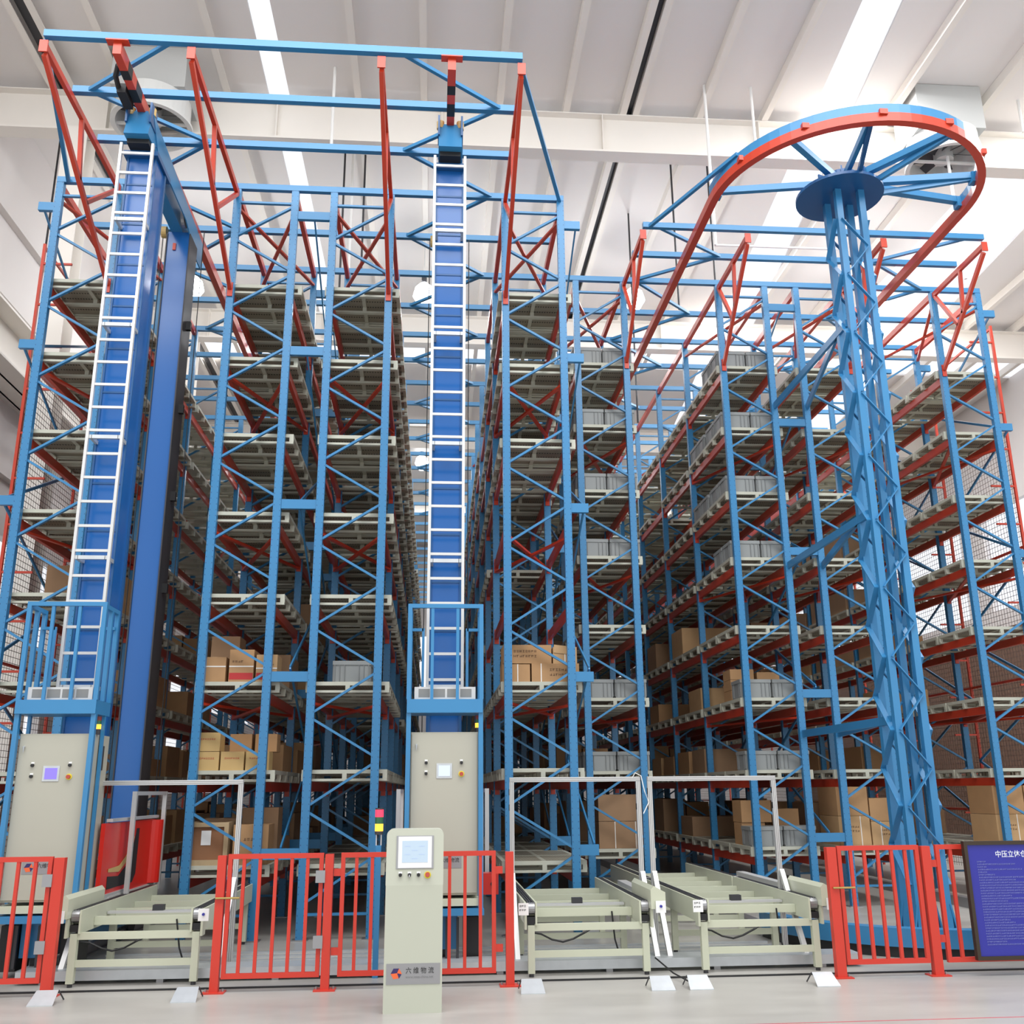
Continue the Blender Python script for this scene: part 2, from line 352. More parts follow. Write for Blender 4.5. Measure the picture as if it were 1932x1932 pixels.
# spacers and back bracing in the gaps between back-to-back rows
def spacer_set(t, xa, xb, ys, nb, xm):
    for k in range(nb + 1):
        for z in (0.92, 2.93, 5.08, 7.18, 9.20):
            if k < 8: MB().box(xa, xb, -0.03, 0.03, -0.06, 0.06).build('row_spacer', BLUE, t, (0, k * BAY, z))
    far = MB()
    for k in range(nb):
        for j in range(8):
            z0 = 0.98 + j * 1.03
            a, b = ((0.0, BAY) if j % 2 == 0 else (BAY, 0.0))
            if k < 3: MB().bar((xm, k * BAY + a, z0), (xm, k * BAY + b, z0 + 1.03), 0.02, 0.04).build('back_brace', BLUE, t)
rel = lambda i, x: x - RX[i]
spacer_set(racks[0], -0.20, 0.0, 12.0, 4, -0.15)
spacer_set(racks[1], DX, DX + 0.43, 12.0, 8, DX + 0.215)
spacer_set(racks[3], DX, DX + 0.22, 12.0, 8, DX + 0.17)
spacer_set(racks[5], DX, DX + 0.43, 14.2, 8, DX + 0.215)
spacer_set(racks[7], DX, DX + 0.20, 14.2, 4, DX + 0.15)

# ---------------------------------------------------------------- overhead tie frame of all rows
ov = thing('overhead_tie_frame', 'blue steel tie beams and red outrigger trusses bolted across the tops of all racks', 'steel frame', (0, 12, 0))
def cbeam(xa, xb, y, w=0.07): MB().box(xa, xb, -w / 2, w / 2, -0.042, 0.042).build('cross_beam', BLUE, ov, (0, y - 12, ZT + 0.0))
XA, XD = CX[0] - 0.74, CX[1] + 0.78
for y in (9.27, 10.16, 11.06): cbeam(XA - 0.05, XD + 0.02, y, 0.075)
cbeam(RX[0], RX[3] + DX, 12.0); cbeam(RX[0], RX[3] + DX, 13.1)
for y in (12.58, 13.38): cbeam(CX[2] - 0.74 - 0.05, CX[3] + 0.78, y)
ys = [14.2 + 1.1 * k for k in range(27)]
for y in ys:
    cbeam(RX[0], RX[7] + DX, y, 0.07)
def lace(c, seq, side0):
    m = []
    s = side0
    for a, b in zip(seq[:-1], seq[1:]):
        MB().bar((c + s * 0.58, a - 12, ZT), (c - s * 0.62, b - 12, ZT), 0.045, 0.045).build('lacing_bar', BLUE, ov); s = -s
    return s
lace(CX[0], [9.27, 10.16, 11.06, 12.0, 13.1] + ys[:10], 1)
lace(CX[1], [9.27, 10.16, 11.06, 12.0, 13.1] + ys[:14], -1)
lace(CX[2], [12.58, 13.38] + ys[:12], -1)
lace(CX[3], [12.58, 13.38] + ys[:8], 1)
def outrigger(x, yf, yr, zlow):
    t = bpy.data.objects.new('outrigger_truss', None); COL.objects.link(t); t.parent = ov; t.location = (x, 0, 0)
    yf -= 12; yr -= 12; L = yr - yf
    MB().bar((0, yf, 9.5), (0, yr, 9.5), 0.05, 0.08).build('top_chord', RED, t)
    MB().bar((0, yf + 0.05, 9.40), (0, yr - 0.06, zlow), 0.065, 0.05, (1, 0, 0)).build('bottom_chord', RED, t)
    zz = lambda f: 9.40 + (zlow - 9.40) * f
    MB().bar((0, yf + L * 0.45, 9.46), (0, yf + L * 0.50, zz(0.5)), 0.05, 0.05).build('web_strut', RED, t)
    MB().bar((0, yr - 0.08, 9.46), (0, yf + L * 0.60, zz(0.6)), 0.05, 0.05).build('web_strut', RED, t)
    g = MB(); g.box(-0.045, 0.045, yf - 0.005, yf + 0.012, 9.40, 9.55); g.build('gusset', RED, t)
    g = MB(); g.box(-0.035, 0.035, yr - 0.06, yr - 0.045, zlow - 0.12, zlow + 0.08); g.build('gusset', RED, t)
for x in (CX[0] - 0.79, CX[0] + 0.79, CX[1] - 0.79, CX[1] + 0.79): outrigger(x, 9.27, 12.0, 8.05)
for x in (CX[2] - 0.79, CX[2] + 0.79, CX[3] - 0.79, CX[3] + 0.79): outrigger(x, 12.58, 14.2, 8.15)
MB().bar((XA - 0.05, 9.3 - 12, 9.56), (RX[0] + 0.15, -0.03, 9.6), 0.05, 0.05).build('corner_stay', BLUE, ov)
MB().bar((XD + 0.0, 9.3 - 12, 9.56), (RX[3] + DX - 0.05, 0.0, 9.58), 0.05, 0.05).build('corner_stay', BLUE, ov)
MB().bar((CX[2] - 0.7, 0.58, 9.6), (CX[2] + 0.1, -1.2, 9.6), 0.05, 0.05).build('corner_stay', BLUE, ov)

# ---------------------------------------------------------------- pallets
PW = 1.0
def pallet_parts():
    d = MB()
    for k in range(6): y = -0.47 + k * 0.1575; d.box(-0.475, 0.475, y, y + 0.1475, -0.022, -0.001)
    d.box(-0.475, 0.475, -0.46, 0.46, -0.019, -0.004)
    runners = [MB().box(-0.5, 0.5, -0.5, -0.472, -0.045, 0), MB().box(-0.5, 0.5, 0.472, 0.5, -0.045, 0)]
    for x in (-0.475, 0, 0.475):
        r = MB()
        for y in (-0.475, 0, 0.475): r.box(x - 0.027, x + 0.027, y - 0.025, y + 0.025, -0.102, -0.045)
        r.box(x - 0.0249, x + 0.0249, -0.472, 0.472, -0.045, 0)
        runners.append(r)
    s = []
    for y in (-0.47, 0, 0.47): s.append(MB().box(-0.5, 0.5, y - 0.03, y + 0.03, -0.13, -0.102))
    return d, runners, s
d, rn, sk = pallet_parts()
deck_me = d.mesh('deck', PALDECK); run_me = [r.mesh('runner', PALLET) for r in rn]; skid_me = [r.mesh('skid_board', PALLET) for r in sk]
def solid():
    m = MB()
    for q in [d] + rn + sk:
        n = len(m.v); m.v += q.v; m.f += [tuple(n + i for i in f) for f in q.f]
    return m
S = solid(); nd = len(d.f)
pal_me = S.mesh('pallet', PALLET); pal_me.materials.append(PALDECK)
for i, p in enumerate(pal_me.polygons): p.material_index = 1 if i < nd else 0
proto = thing('pallet', '', 'pallet', (0, 0, -50)); link('deck', deck_me, proto)
for m in run_me: link('runner', m, proto)
for m in skid_me: link('skid_board', m, proto)
ORD = ['lowest', 'second', 'third', 'fourth', 'fifth', 'sixth', 'seventh', 'top']
DEP = ['at the front end', 'second from the front', 'third from the front', 'fourth from the front', 'fifth from the front', 'sixth from the front']
def py(i, s): return RY[i] + (s // 2) * BAY + (0.58 if s % 2 == 0 else 1.62)
empty = {(3, 3, 0), (3, 3, 1), (3, 4, 0), (3, 4, 1), (3, 3, 2), (3, 4, 2), (3, 3, 3), (0, 1, 1)}
n_ind = 0; farm = MB(); cand = []
for i in range(8):
    for l in range(8):
        for s in range(2 * NB[i]):
            if (i, l, s) in empty: continue
            if s > 3 and random.random() < 0.06: continue
            cand.append((i, l, s))
first = set(c for c in cand if c[2] < 4 or (c[0] == 5 and c[2] < 6)); 
usedp = False
def pal_loc(i, l, s): return (RX[i] + 0.44 + 0.03, py(i, s), LV[l])
fv, ff = [], []
for (i, l, s) in cand:
    loc = pal_loc(i, l, s)
    if (i, l, s) in first and n_ind < 298:
        n_ind += 1
        lab = 'pale grey pallet, %s, %s shelf, %s' % (RN[i], ORD[l], DEP[s])
        if s < 2: dup(proto, loc, lab, 'grey pallets on the rack shelves')
        else: tag(link('pallet', pal_me, None, loc), lab, 'pallet', 'grey pallets on the rack shelves')
    else:
        # far ones: one stuff object of plain boards, runners and blocks
        x, y, z = loc
        farm.box(x - 0.5, x + 0.5, y - 0.5, y + 0.5, z - 0.04, z)
        for xx in (-0.475, 0, 0.475):
            for yy in (-0.475, 0, 0.475): farm.box(x + xx - 0.027, x + xx + 0.027, y + yy - 0.027, y + yy + 0.027, z - 0.105, z - 0.04)
        for yy in (-0.47, 0, 0.47): farm.box(x - 0.5, x + 0.5, y + yy - 0.03, y + yy + 0.03, z - 0.128, z - 0.105)
for ch in list(proto.children): bpy.data.objects.remove(ch)
bpy.data.objects.remove(proto)
fo = farm.build('pallet_stock', PALLET); fo['kind'] = 'stuff'; fo['label'] = 'rows of pale grey pallets deeper in the racks'; fo['category'] = 'pallets'

# ---------------------------------------------------------------- goods
def crate_meshes(w, dp, h):
    b = MB(); b.box(-w / 2 + 0.012, w / 2 - 0.012, -dp / 2 + 0.012, dp / 2 - 0.012, 0, h - 0.03)
    rim = MB(); rim.box(-w / 2, w / 2, -dp / 2, dp / 2, h - 0.05, h)
    ribs = MB()
    for k in (0, 1, 2, 5, 6, 7):
        x = -w / 2 + w * (k + 0.5) / 8; ribs.box(x - 0.005, x + 0.005, -dp / 2, dp / 2, 0.02, h - 0.05)
    for k in (0, 1, 5, 6):
        y = -dp / 2 + dp * (k + 0.5) / 7; ribs.box(-w / 2, w / 2, y - 0.005, y + 0.005, 0.02, h - 0.05)
    return b.mesh('crate_body', CRATE), rim.mesh('rim', CRATE), ribs.mesh('ribs', CRATED)
cm = crate_meshes(0.47, 0.44, 0.27)
def crate(x, y, z, label, group='grey plastic crates on pallets'):
    t = thing('plastic_crate', label, 'crate', (x, y, z), 0, group)
    link('body', cm[0], t); link('rim', cm[1], t); link('ribs', cm[2], t); return t
SIDE = {0: 'left', 1: 'right'}; FB = {0: 'front', 1: 'rear'}
def crates_on(i, l, s, xs=(0, 1), yy=(0, 1)):
    x, y, z = pal_loc(i, l, s)
    rn = RN[i]
    for a in xs:
        for b in yy:
            crate(x - 0.245 + a * 0.49, y - 0.25 + b * 0.48, z + 0.001, 'grey crate, %s %s, %s shelf of %s%s' % (FB[b], SIDE[a], ORD[l], rn, '' if s == 0 else ', second pallet in'))
for l in (1, 2, 4, 5, 6, 7): crates_on(4, l, 0)
for l in (4, 5, 6, 7): crates_on(5, l, 0)
for l in (1, 2, 0): crates_on(5, l, 0, yy=(0,))
for l in (5, 6): crates_on(5, l, 1)
crate(RX[2] + 0.5, 12.45, LV[2] + 0.001, 'single grey crate on the third shelf of the third rack from left')
glyph_cache = {}
def glyphs(w, rows, ch, seed, m, name='printed_marks'):
    key = (w, rows, ch, seed)
    if key in glyph_cache: return glyph_cache[key]
    r = random.Random(seed); g = MB(); n = int(w / (ch * 1.15))
    for j in range(rows):
        for k in range(n):
            x0 = -w / 2 + k * ch * 1.15; z0 = -j * ch * 1.9
            for q in range(3):
                if r.random() < 0.5: g.box(x0, x0 + ch * 0.85, -0.002, 0, z0 + q * ch * 0.35, z0 + q * ch * 0.35 + ch * 0.12)
                else: g.box(x0 + q * ch * 0.3, x0 + q * ch * 0.3 + ch * 0.14, -0.002, 0, z0, z0 + ch * 0.85)
    me = g.mesh(name, m); glyph_cache[key] = me; return me
def carton(x0, x1, y0, y1, z0, h, label, m=0, rz=0.0, strap=None, band=False, marks=None, flap=False, group=None):
    w = x1 - x0; dp = y1 - y0
    t = thing('carton', label, 'cardboard box', ((x0 + x1) / 2, y0 + dp / 2, z0), rz, group)
    b = MB(); b.box(-w / 2, w / 2, -dp / 2, dp / 2, 0, h); b.build('body', CARD[m], t)
    MB().box(-0.03, 0.03, -dp / 2 - 0.001, dp / 2 + 0.001, h - 0.004, h + 0.001).build('tape', CARD[1], t)
    if strap:
        if strap[0] == 'v': s = MB(); [s.box(-w / 2 + w * f - 0.006, -w / 2 + w * f + 0.006, -dp / 2 - 0.003, -dp / 2, 0, h) for f in strap[1:]]
        else: s = MB(); [s.box(-w / 2, w / 2, -dp / 2 - 0.003, -dp / 2, h * f - 0.007, h * f + 0.007) for f in strap[1:]]
        s.build('strap', STRAP, t)
    if band: MB().box(-w / 2 + 0.005, w / 2 - 0.005, -dp / 2 - 0.002, -dp / 2, 0.03, 0.11).build('printed_band', REDP, t)['label'] = 'dark red printed band'
    if marks: link('printed_marks', glyphs(*marks[:4], PRINT if len(marks) < 6 else REDP), t, (marks[4], -dp / 2, h * 0.6))
    if flap: MB().bar((-w / 2 + 0.01, -dp / 2 - 0.006, h - 0.02), (w / 2 - 0.01, -dp / 2 - 0.006, h - 0.05), 0.004, 0.1, (0, 0, 1)).build('flap', CARD[1], t)
    return t
x, y, z = pal_loc(3, 2, 0); y -= 0.5; x -= 0.5
carton(x + 0.02, x + 0.36, y + 0.02, y + 0.45, z, 0.215, 'strapped brown carton, lower left, fourth rack from left beside centre ladder', 0, strap=('v', 0.55))
carton(x + 0.38, x + 0.97, y + 0.02, y + 0.45, z, 0.225, 'long brown carton with printed rows and white strap, lower right of four', 0, strap=('v', 0.2), marks=(0.3, 2, 0.032, 3, 0.08))
carton(x + 0.03, x + 0.63, y + 0.03, y + 0.46, z + 0.226, 0.23, 'long brown carton with printed rows, upper left of four-carton stack', 0, marks=(0.3, 2, 0.032, 4, -0.02))
carton(x + 0.65, x + 0.95, y + 0.04, y + 0.45, z + 0.226, 0.205, 'small brown carton with lifted flap, upper right of four-carton stack', 1, flap=True, strap=('v', 0.5))
carton(x + 0.05, x + 0.5, y + 0.5, y + 0.95, z, 0.3, 'brown carton behind the four-carton stack, rack right of centre ladder', 3)
x, y, z = pal_loc(1, 2, 0); y -= 0.5; x -= 0.5
carton(x + 0.06, x + 0.34, y + 0.04, y + 0.4, z, 0.30, 'plain brown carton with one white strap, third shelf of second rack', 0, strap=('h', 0.62))
carton(x + 0.38, x + 0.67, y + 0.04, y + 0.45, z, 0.39, 'tallest brown carton with bird mark, strap and red band, third shelf of second rack', 0, strap=('h', 0.48), band=True, marks=(0.16, 1, 0.03, 5, -0.03))
carton(x + 0.70, x + 0.95, y + 0.04, y + 0.4, z, 0.33, 'brown carton with red band nearest the right post, third shelf of second rack', 1, strap=('h', 0.5), band=True, marks=(0.13, 1, 0.028, 6, 0.03))
carton(x + 0.05, x + 0.40, y + 0.5, y + 0.9, z, 0.62, 'tall dull carton behind the strapped one, third shelf of second rack', 3)
x, y, z = pal_loc(1, 1, 0); y -= 0.5; x -= 0.5
for j in range(2):
    for k in range(3):
        if j == 1 and k > 0:
            carton(x + 0.10 + 0.30 * k, x + 0.36 + 0.30 * k, y + 0.30, y + 0.58, z + 0.222, 0.21, 'yellowish carton set back, upper layer, %s, second shelf of second rack' % ('middle' if k == 1 else 'right'), 0)
        else:
            carton(x + 0.07 + 0.29 * k, x + 0.34 + 0.29 * k, y + 0.02, y + 0.30, z + 0.221 * j, 0.215, 'yellowish carton with small red marks, %s layer, %s, second shelf of second rack' % (('lower', 'upper')[j], ('left', 'middle', 'right')[k]), 2, marks=(0.18, 1, 0.022, 8 + k, 0.0, 'r'))
x, y, z = pal_loc(1, 0, 0); y -= 0.5; x -= 0.5
t = thing('wooden_crate', 'timber framed plywood crate with white label, bottom shelf of second rack', 'crate', (x + 0.27, y + 0.25, z))
MB().box(-0.20, 0.20, -0.21, 0.21, 0.05, 0.44).build('panel', PLY, t)
fm = [MB().box(-0.24, -0.19, -0.24, 0.24, 0.0, 0.47), MB().box(0.19, 0.24, -0.24, 0.24, 0.0, 0.47), MB().box(-0.19, 0.19, -0.24, -0.215, 0.42, 0.47), MB().box(-0.19, 0.19, -0.24, -0.215, 0.0, 0.06)]
for m in fm: m.build('batten', TIMBER, t)
MB().box(-0.07, 0.04, -0.216, -0.212, 0.22, 0.38).build('paper_label', WHITE, t)
carton(x + 0.56, x + 0.96, y + 0.04, y + 0.45, z, 0.44, 'large pinkish brown carton beside the timber crate, bottom shelf', 0, marks=(0.2, 1, 0.035, 12, 0.02))
carton(x + 0.1, x + 0.5, y + 0.6, y + 0.95, z, 0.5, 'dull carton behind the timber crate, bottom shelf of second rack', 3)
carton(x + 0.55, x + 0.98, y + 0.6, y + 0.95, z, 0.62, 'taller dull carton behind the pinkish one, bottom shelf of second rack', 3)
# carton stacks at bottom shelves of the racks further right
x, y, z = pal_loc(4, 0, 0); y -= 0.5; x -= 0.5
for j in range(2): carton(x + 0.22, x + 0.92, y + 0.1, y + 0.7, z + 0.366 * j, 0.36, 'wide brown carton with vertical straps, %s of two, bottom shelf of fifth rack' % (('lower', 'upper')[j]), 3, strap=('v', 0.33, 0.75) if j == 0 else None)
x, y, z = pal_loc(5, 0, 0); y -= 0.5; x -= 0.5
carton(x + 0.05, x + 0.4, y + 0.52, y + 0.9, z, 0.31, 'orange-brown carton behind grey crates, bottom, rack left of the tower', 0)
carton(x + 0.05, x + 0.5, y + 0.50, y + 0.93, z + 0.315, 0.31, 'orange-brown carton with white label above another, bottom shelf left of tower', 0)
carton(x + 0.6, x + 0.95, y + 0.6, y + 0.9, z, 0.5, 'brown carton at right behind the bottom grey crates, left of tower', 0)
x, y, z = pal_loc(5, 2, 0); y -= 0.5; x -= 0.5
for j in range(3): carton(x + 0.03, x + 0.40, y + 0.52, y + 0.9, z + 0.16 * j, 0.155, 'flat brown carton, %s of three, behind crates on third shelf left of tower' % (('bottom', 'middle', 'top')[j]), 0)
carton(x + 0.45, x + 0.80, y + 0.52, y + 0.9, z + 0.001, 0.43, 'square brown carton right of three flat ones, third shelf left of tower', 0)
for (i, dz, tall) in ((6, 0, 0), (7, 0, 1)):
    x, y, z = pal_loc(i, 0, 0); y -= 0.5; x -= 0.5
    for j in range(2):
        for k, (a, b) in enumerate(((0.02, 0.48), (0.50, 0.97))):
            hh = 0.40 if not (i == 6 and k == 1) else 0.32
            carton(x + a, x + b, y + 0.05, y + 0.75, z + (hh + 0.005) * j, hh, 'pale brown carton, %s %s of four, lowest shelf, %s, front pallet' % (('lower', 'upper')[j], ('left', 'right')[k], RN[i]), 1 if j == 0 else 0, strap=('v', 0.3, 0.7) if j == 0 else None, marks=(0.2, 2, 0.03, 20 + k, 0) if j == 0 else None)
# cartons deeper inside
cnt = {}
for (i, l, s) in cand:
    if l > 3 and not (i == 7 and s > 2 and l < 6): continue
    if s < 1 and not (i in (0,) and l < 3): continue
    if s > 9 or (i, l) == (3, 3): continue
    if (i == 5 and s < 2) or (i in (2, 3) and s < 7) or (i == 7 and s < 3) or (i == 6 and s < 3 and l > 0) or (i == 4 and s < 2): continue
    p = {0: 0.75, 1: 0.6, 2: 0.45, 3: 0.25}.get(l, 0.55)
    if i == 7: p = 0.85
    if random.random() > p: continue
    x, y, z = pal_loc(i, l, s)
    nx = random.choice((1, 2, 2)); h = random.uniform(0.3, 0.62)
    for a in range(nx):
        w = 0.88 / nx; k = (i, l, s)
        rn = RN[i]
        d = ['at the front end', 'second pallet in', 'third pallet in', 'fourth pallet in', 'fifth pallet in', 'sixth pallet in', 'seventh pallet in', 'eighth pallet in', 'ninth pallet in', 'tenth pallet in'][s]
        lab = 'brown carton%s, %s shelf, %s, %s' % ((' at left', ' at right')[a] if nx == 2 else '', ORD[l], rn, d)
        x0 = x - 0.46 + a * (w + 0.03)
        me = MB().box(-w / 2, w / 2, -0.40, 0.40, 0, h - a * 0.06)
        tag(me.build('carton', CARD[random.choice((0, 1, 3, 3))], None, (x0 + w / 2, y, z)), lab, 'cardboard box', 'cartons stored deeper in the racks')

# ---------------------------------------------------------------- stacker cranes
def stacker_crane(c, label, screen, panel):
    t = thing('stacker_crane', label, 'stacker crane', (c, 10.6, 0))
    oy = -10.6
    def B(m, name, ma, p=None): 
        for i, v in enumerate(m.v): m.v[i] = (v[0], v[1] + oy, v[2])
        return m.build(name, ma, p or t)
    m = MB().box(-0.17, 0.17, 10.42, 10.74, 0.5, 8.90)
    mast = B(m, 'mast', MASTB)
    m = MB()
    for x in (-0.17, 0.15): m.box(x, x + 0.02, 10.405, 10.42, 0.5, 8.9)
    for x in (-0.19, 0.17): m.box(x, x + 0.02, 10.72, 10.77, 0.5, 8.89)
    B(m, 'guide_rail', BLUE_D, mast)
    m = MB()
    for k in range(13): z = 2.7 + k * 0.53; m.box(-0.15, 0.15, 10.412, 10.42, z, z + 0.02)
    B(m, 'weld_seams', BLUE_D, mast)
    m = MB().box(-0.14, 0.15, 12.15, 12.50, 0.49, 8.98); rm = B(m, 'rear_mast', MASTB)
    m = MB(); 
    for x in (-0.155, 0.15): m.box(x, x + 0.015, 12.13, 12.52, 0.5, 8.95)
    B(m, 'guide_rail', DARK, rm)
    B(MB().box(-0.06, -0.02, 12.13, 12.15, 8.70, 8.80), 'red_tag', RED, rm)
    # ladder
    lad = MB(); lad.box(-0.195, -0.165, 10.18, 10.22, 2.62, 8.95); ladder = B(lad, 'ladder', ALU)
    B(MB().box(0.165, 0.195, 10.18, 10.22, 2.62, 8.95), 'stile', ALU, ladder)
    k = 0; z = 2.70
    while z < 8.9:
        B(MB().box(-0.165, 0.165, 10.188, 10.212, z - 0.014, z + 0.014), 'rung', ALU, ladder)
        if k % 5 == 0: m = MB(); m.box(-0.14, 0.14, 10.20, 10.24, z - 0.09, z - 0.05); m.box(-0.165, -0.135, 10.2, 10.41, z - 0.09, z - 0.05); m.box(0.135, 0.165, 10.2, 10.41, z - 0.09, z - 0.05); B(m, 'bracket', GALV, ladder)
        z += 0.266; k += 1
    # head
    hd = B(MB().box(-0.20, 0.20, 10.34, 10.92, 8.90, 8.96), 'mast_head', BLUE_D)
    m = MB(); m.prism([(10.10, 9.02), (10.50, 9.02), (10.50, 9.34), (10.22, 9.42)], -0.14, 0.14, 'x'); B(m, 'roller_housing', BLUE, hd)
    B(MB().box(-0.125, 0.125, 10.2, 10.5, 8.96, 9.02), 'neck', BLACK, hd)
    for x in (-0.12, 0.12):
        B(MB().tube([(x, 10.24, 9.36), (x, 10.24, 9.46)], 0.045, 12), 'guide_roller', SWY, hd)
        m = MB(); m.prism([(10.12, 9.2), (10.34, 9.2), (10.34, 9.47), (10.12, 9.47)], x * 1.15 - 0.012, x * 1.15 + 0.012, 'x'); B(m, 'cheek_plate', BLUE_D, hd)
    # top beam back to rear mast
    tb = B(MB().box(-0.10, 0.05, 10.5, 12.75, 8.98, 9.22), 'top_beam', BLUE)
    m = MB(); m.prism([(10.2, 9.36), (12.85, 9.20), (12.85, 8.80), (12.6, 8.80), (11.9, 9.02), (10.5, 9.02)], 0.14, 0.155, 'x'); B(m, 'side_plate', BLUE, tb)
    for y in (11.0, 12.0): B(MB().tube([(0.08, y, 9.10), (0.12, y, 9.10)], 0.13, 20), 'sheave', STEEL, tb)
    B(MB().tube([(-0.24, 12.2, 9.0), (-0.17, 12.2, 9.0)], 0.08, 16), 'side_roller', SWY, rm)
    for x in (0.30, -0.25): B(MB().tube([(x, 12.3, 9.1), (x, 12.3, 1.2)], 0.006, 6), 'hoist_rope', BLACK)
    for z in (7.6, 6.4, 5.2, 4.0): B(MB().box(0.165, 0.225, 12.3, 12.36, z, z + 0.12), 'limit_switch', BLACK, rm)
    # platform
    pf = B(MB().box(-0.37, 0.37, 9.70, 10.13, 2.33, 2.46), 'service_platform', BLUE)
    for x in (-0.355, 0.355):
        B(MB().box(x - 0.02, x + 0.02, 9.705, 9.745, 2.46, 3.36), 'rail_post', BLUE, pf)
        B(MB().box(x - 0.02, x + 0.02, 9.745, 10.13, 3.34, 3.38), 'side_rail', BLUE, pf)
        B(MB().box(x - 0.02, x + 0.02, 9.90, 9.94, 2.46, 3.34), 'rail_post', BLUE, pf)
        B(MB().box(x - 0.02, x + 0.02, 10.09, 10.13, 2.46, 3.34), 'rail_post', BLUE, pf)
        s = 1 if x > 0 else -1
        m = MB(); m.box(min(x, x - s * 0.13), max(x, x - s * 0.13), 10.06, 10.085, 3.18, 3.21); m.box(x - s * 0.13 - 0.013, x - s * 0.13 + 0.013, 10.06, 10.085, 2.46, 3.21); B(m, 'gate_frame', BLUE, pf)
    B(MB().box(-0.375, 0.375, 9.705, 9.745, 3.36, 3.40), 'top_rail', BLUE, pf)
    for x in (-0.13, 0.12): B(MB().box(x - 0.015, x + 0.015, 9.71, 9.74, 2.46, 3.36), 'baluster', BLUE, pf)
    B(MB().box(-0.29, 0.29, 9.80, 10.04, 2.462, 2.48), 'floor_tray', GALV, pf)
    B(MB().box(-0.30, 0.30, 9.78, 9.79, 2.465, 2.585), 'toe_board', ALU, pf)
    for a, b in ((-0.26, -0.15), (-0.12, 0.0), (0.02, 0.13), (0.15, 0.26)): B(MB().box(a, b, 9.777, 9.78, 2.485, 2.565), 'perforated_infill', MESHG, pf)
    # front legs of the platform
    for x in (-0.35, 0.35): B(MB().box(x - 0.022, x + 0.022, 9.72, 9.77, 0.5, 2.33), 'leg', BLUE)
    for x in (-0.35, 0.35): B(MB().box(x - 0.015, x + 0.015, 10.02, 10.05, 0.5, 2.33), 'leg', BLUE)
    # cabinet
    cb = B(MB().box(-0.325, 0.325, 9.80, 10.34, 0.66, 2.15), 'control_cabinet', CABM)
    B(MB().box(-0.315, 0.315, 9.785, 9.80, 0.68, 2.135), 'door', CABM, cb)
    B(MB().box(-0.075, 0.075, 9.779, 9.785, 1.715, 1.855), 'screen_bezel', GALV, cb)
    B(MB().box(-0.055, 0.055, 9.776, 9.779, 1.735, 1.835), 'screen', screen, cb)
    for (x, z) in ((-0.175, 1.86), (-0.175, 1.76), (0.165, 1.86)):
        B(MB().tube([(x, 9.785, z), (x, 9.765, z)], 0.015, 12), 'push_button', BLACK, cb)
        B(MB().box(x - 0.014, x + 0.014, 9.781, 9.785, z + 0.015, z + 0.03), 'button_tag', WHITE, cb)
    B(MB().tube([(0.165, 9.785, 1.755), (0.165, 9.778, 1.755)], 0.028, 16), 'button_collar', YEL, cb)
    B(MB().tube([(0.165, 9.778, 1.755), (0.165, 9.755, 1.755)], 0.019, 16), 'emergency_stop', REDK, cb)
    B(MB().tube([(-0.27, 9.785, 2.03), (-0.27, 9.765, 2.03), (-0.27, 9.765, 1.97)], 0.010, 8), 'door_handle', GALV, cb)
    B(MB().box(-0.16, 0.17, 9.782, 9.785, 0.90, 1.01), 'nameplate', STEEL, cb)
    text('六维物流', 'nameplate_lettering', BLKT, cb, (-0.03, 9.781 + oy, 0.955), 0.045, sx=1.0)
    logo(cb, (-0.10, 9.781 + oy, 0.955), 0.042)
    B(MB().box(0.325, 0.332, 10.05, 10.20, 1.82, 2.05), 'side_vent', DARK, cb)
    # lower frame
    B(MB().box(-0.34, 0.34, 9.74, 10.2, 0.57, 0.63), 'step_tray', CREAM)
    B(MB().box(-0.38, 0.38, 9.70, 10.2, 0.49, 0.55), 'front_buffer_beam', BLUE)
    B(MB().box(-0.14, 0.14, 9.9, 13.1, 0.18, 0.49), 'base_beam', BLUE)
    for y in (10.1, 12.7): B(MB().tube([(-0.06, y, 0.16), (0.06, y, 0.16)], 0.15, 24), 'travel_wheel', DARK)
    for a, b in ((-0.34, -0.18), (0.2, 0.34)): B(MB().box(a, b, 9.95, 10.28, 0.06, 0.45), 'drive_housing', BLACK)
    for k in range(4): B(MB().bar((-0.16 + 0.1 * k, 9.85, 0.10), (-0.16 + 0.1 * k, 9.85, 0.46), 0.025, 0.03), 'hanger', DARK)
    # signal light
    sg = B(MB().tube([(0.33, 9.95, 2.15), (0.33, 9.95, 2.20)], 0.025, 12), 'signal_light', DARK)
    B(MB().tube([(0.33, 9.95, 2.20), (0.33, 9.95, 2.245)], 0.027, 14), 'amber_lens', LYEL, sg)
    B(MB().tube([(0.33, 9.95, 2.245), (0.33, 9.95, 2.28)], 0.025, 14), 'green_lens', LGRN, sg)
    B(MB().tube([(0.33, 9.95, 2.28), (0.33, 9.95, 2.32)], 0.025, 14), 'red_lens', LOFF, sg)
    # load carriage
    if panel:
        m = MB(); m.box(-0.40, 0.40, 10.95, 12.05, 0.55, 0.60); ca = B(m, 'load_carriage', REDBODY)
        m = MB(); m.prism([(10.25, 0.45), (10.45, 0.45), (10.62, 0.62), (12.05, 0.62), (12.05, 1.32), (10.25, 1.32)], 0.36, 0.40, 'x'); B(m, 'side_panel', REDBODY, ca)
        m = MB(); m.tube([(0.40, 12.0, 0.64), (0.40, 12.0, 1.31)], 0.10, 16); B(m, 'rounded_end', REDBODY, ca)
        m = MB(); m.box(0.20, 0.42, 10.6, 12.0, 0.38, 0.60); B(m, 'fork_drive', BLACK, ca)
        m = MB(); m.box(0.36, 0.42, 10.4, 12.1, 1.33, 1.36); m.box(0.36, 0.42, 10.5, 12.1, 0.61, 0.63); B(m, 'trim_rail', ALU, ca)
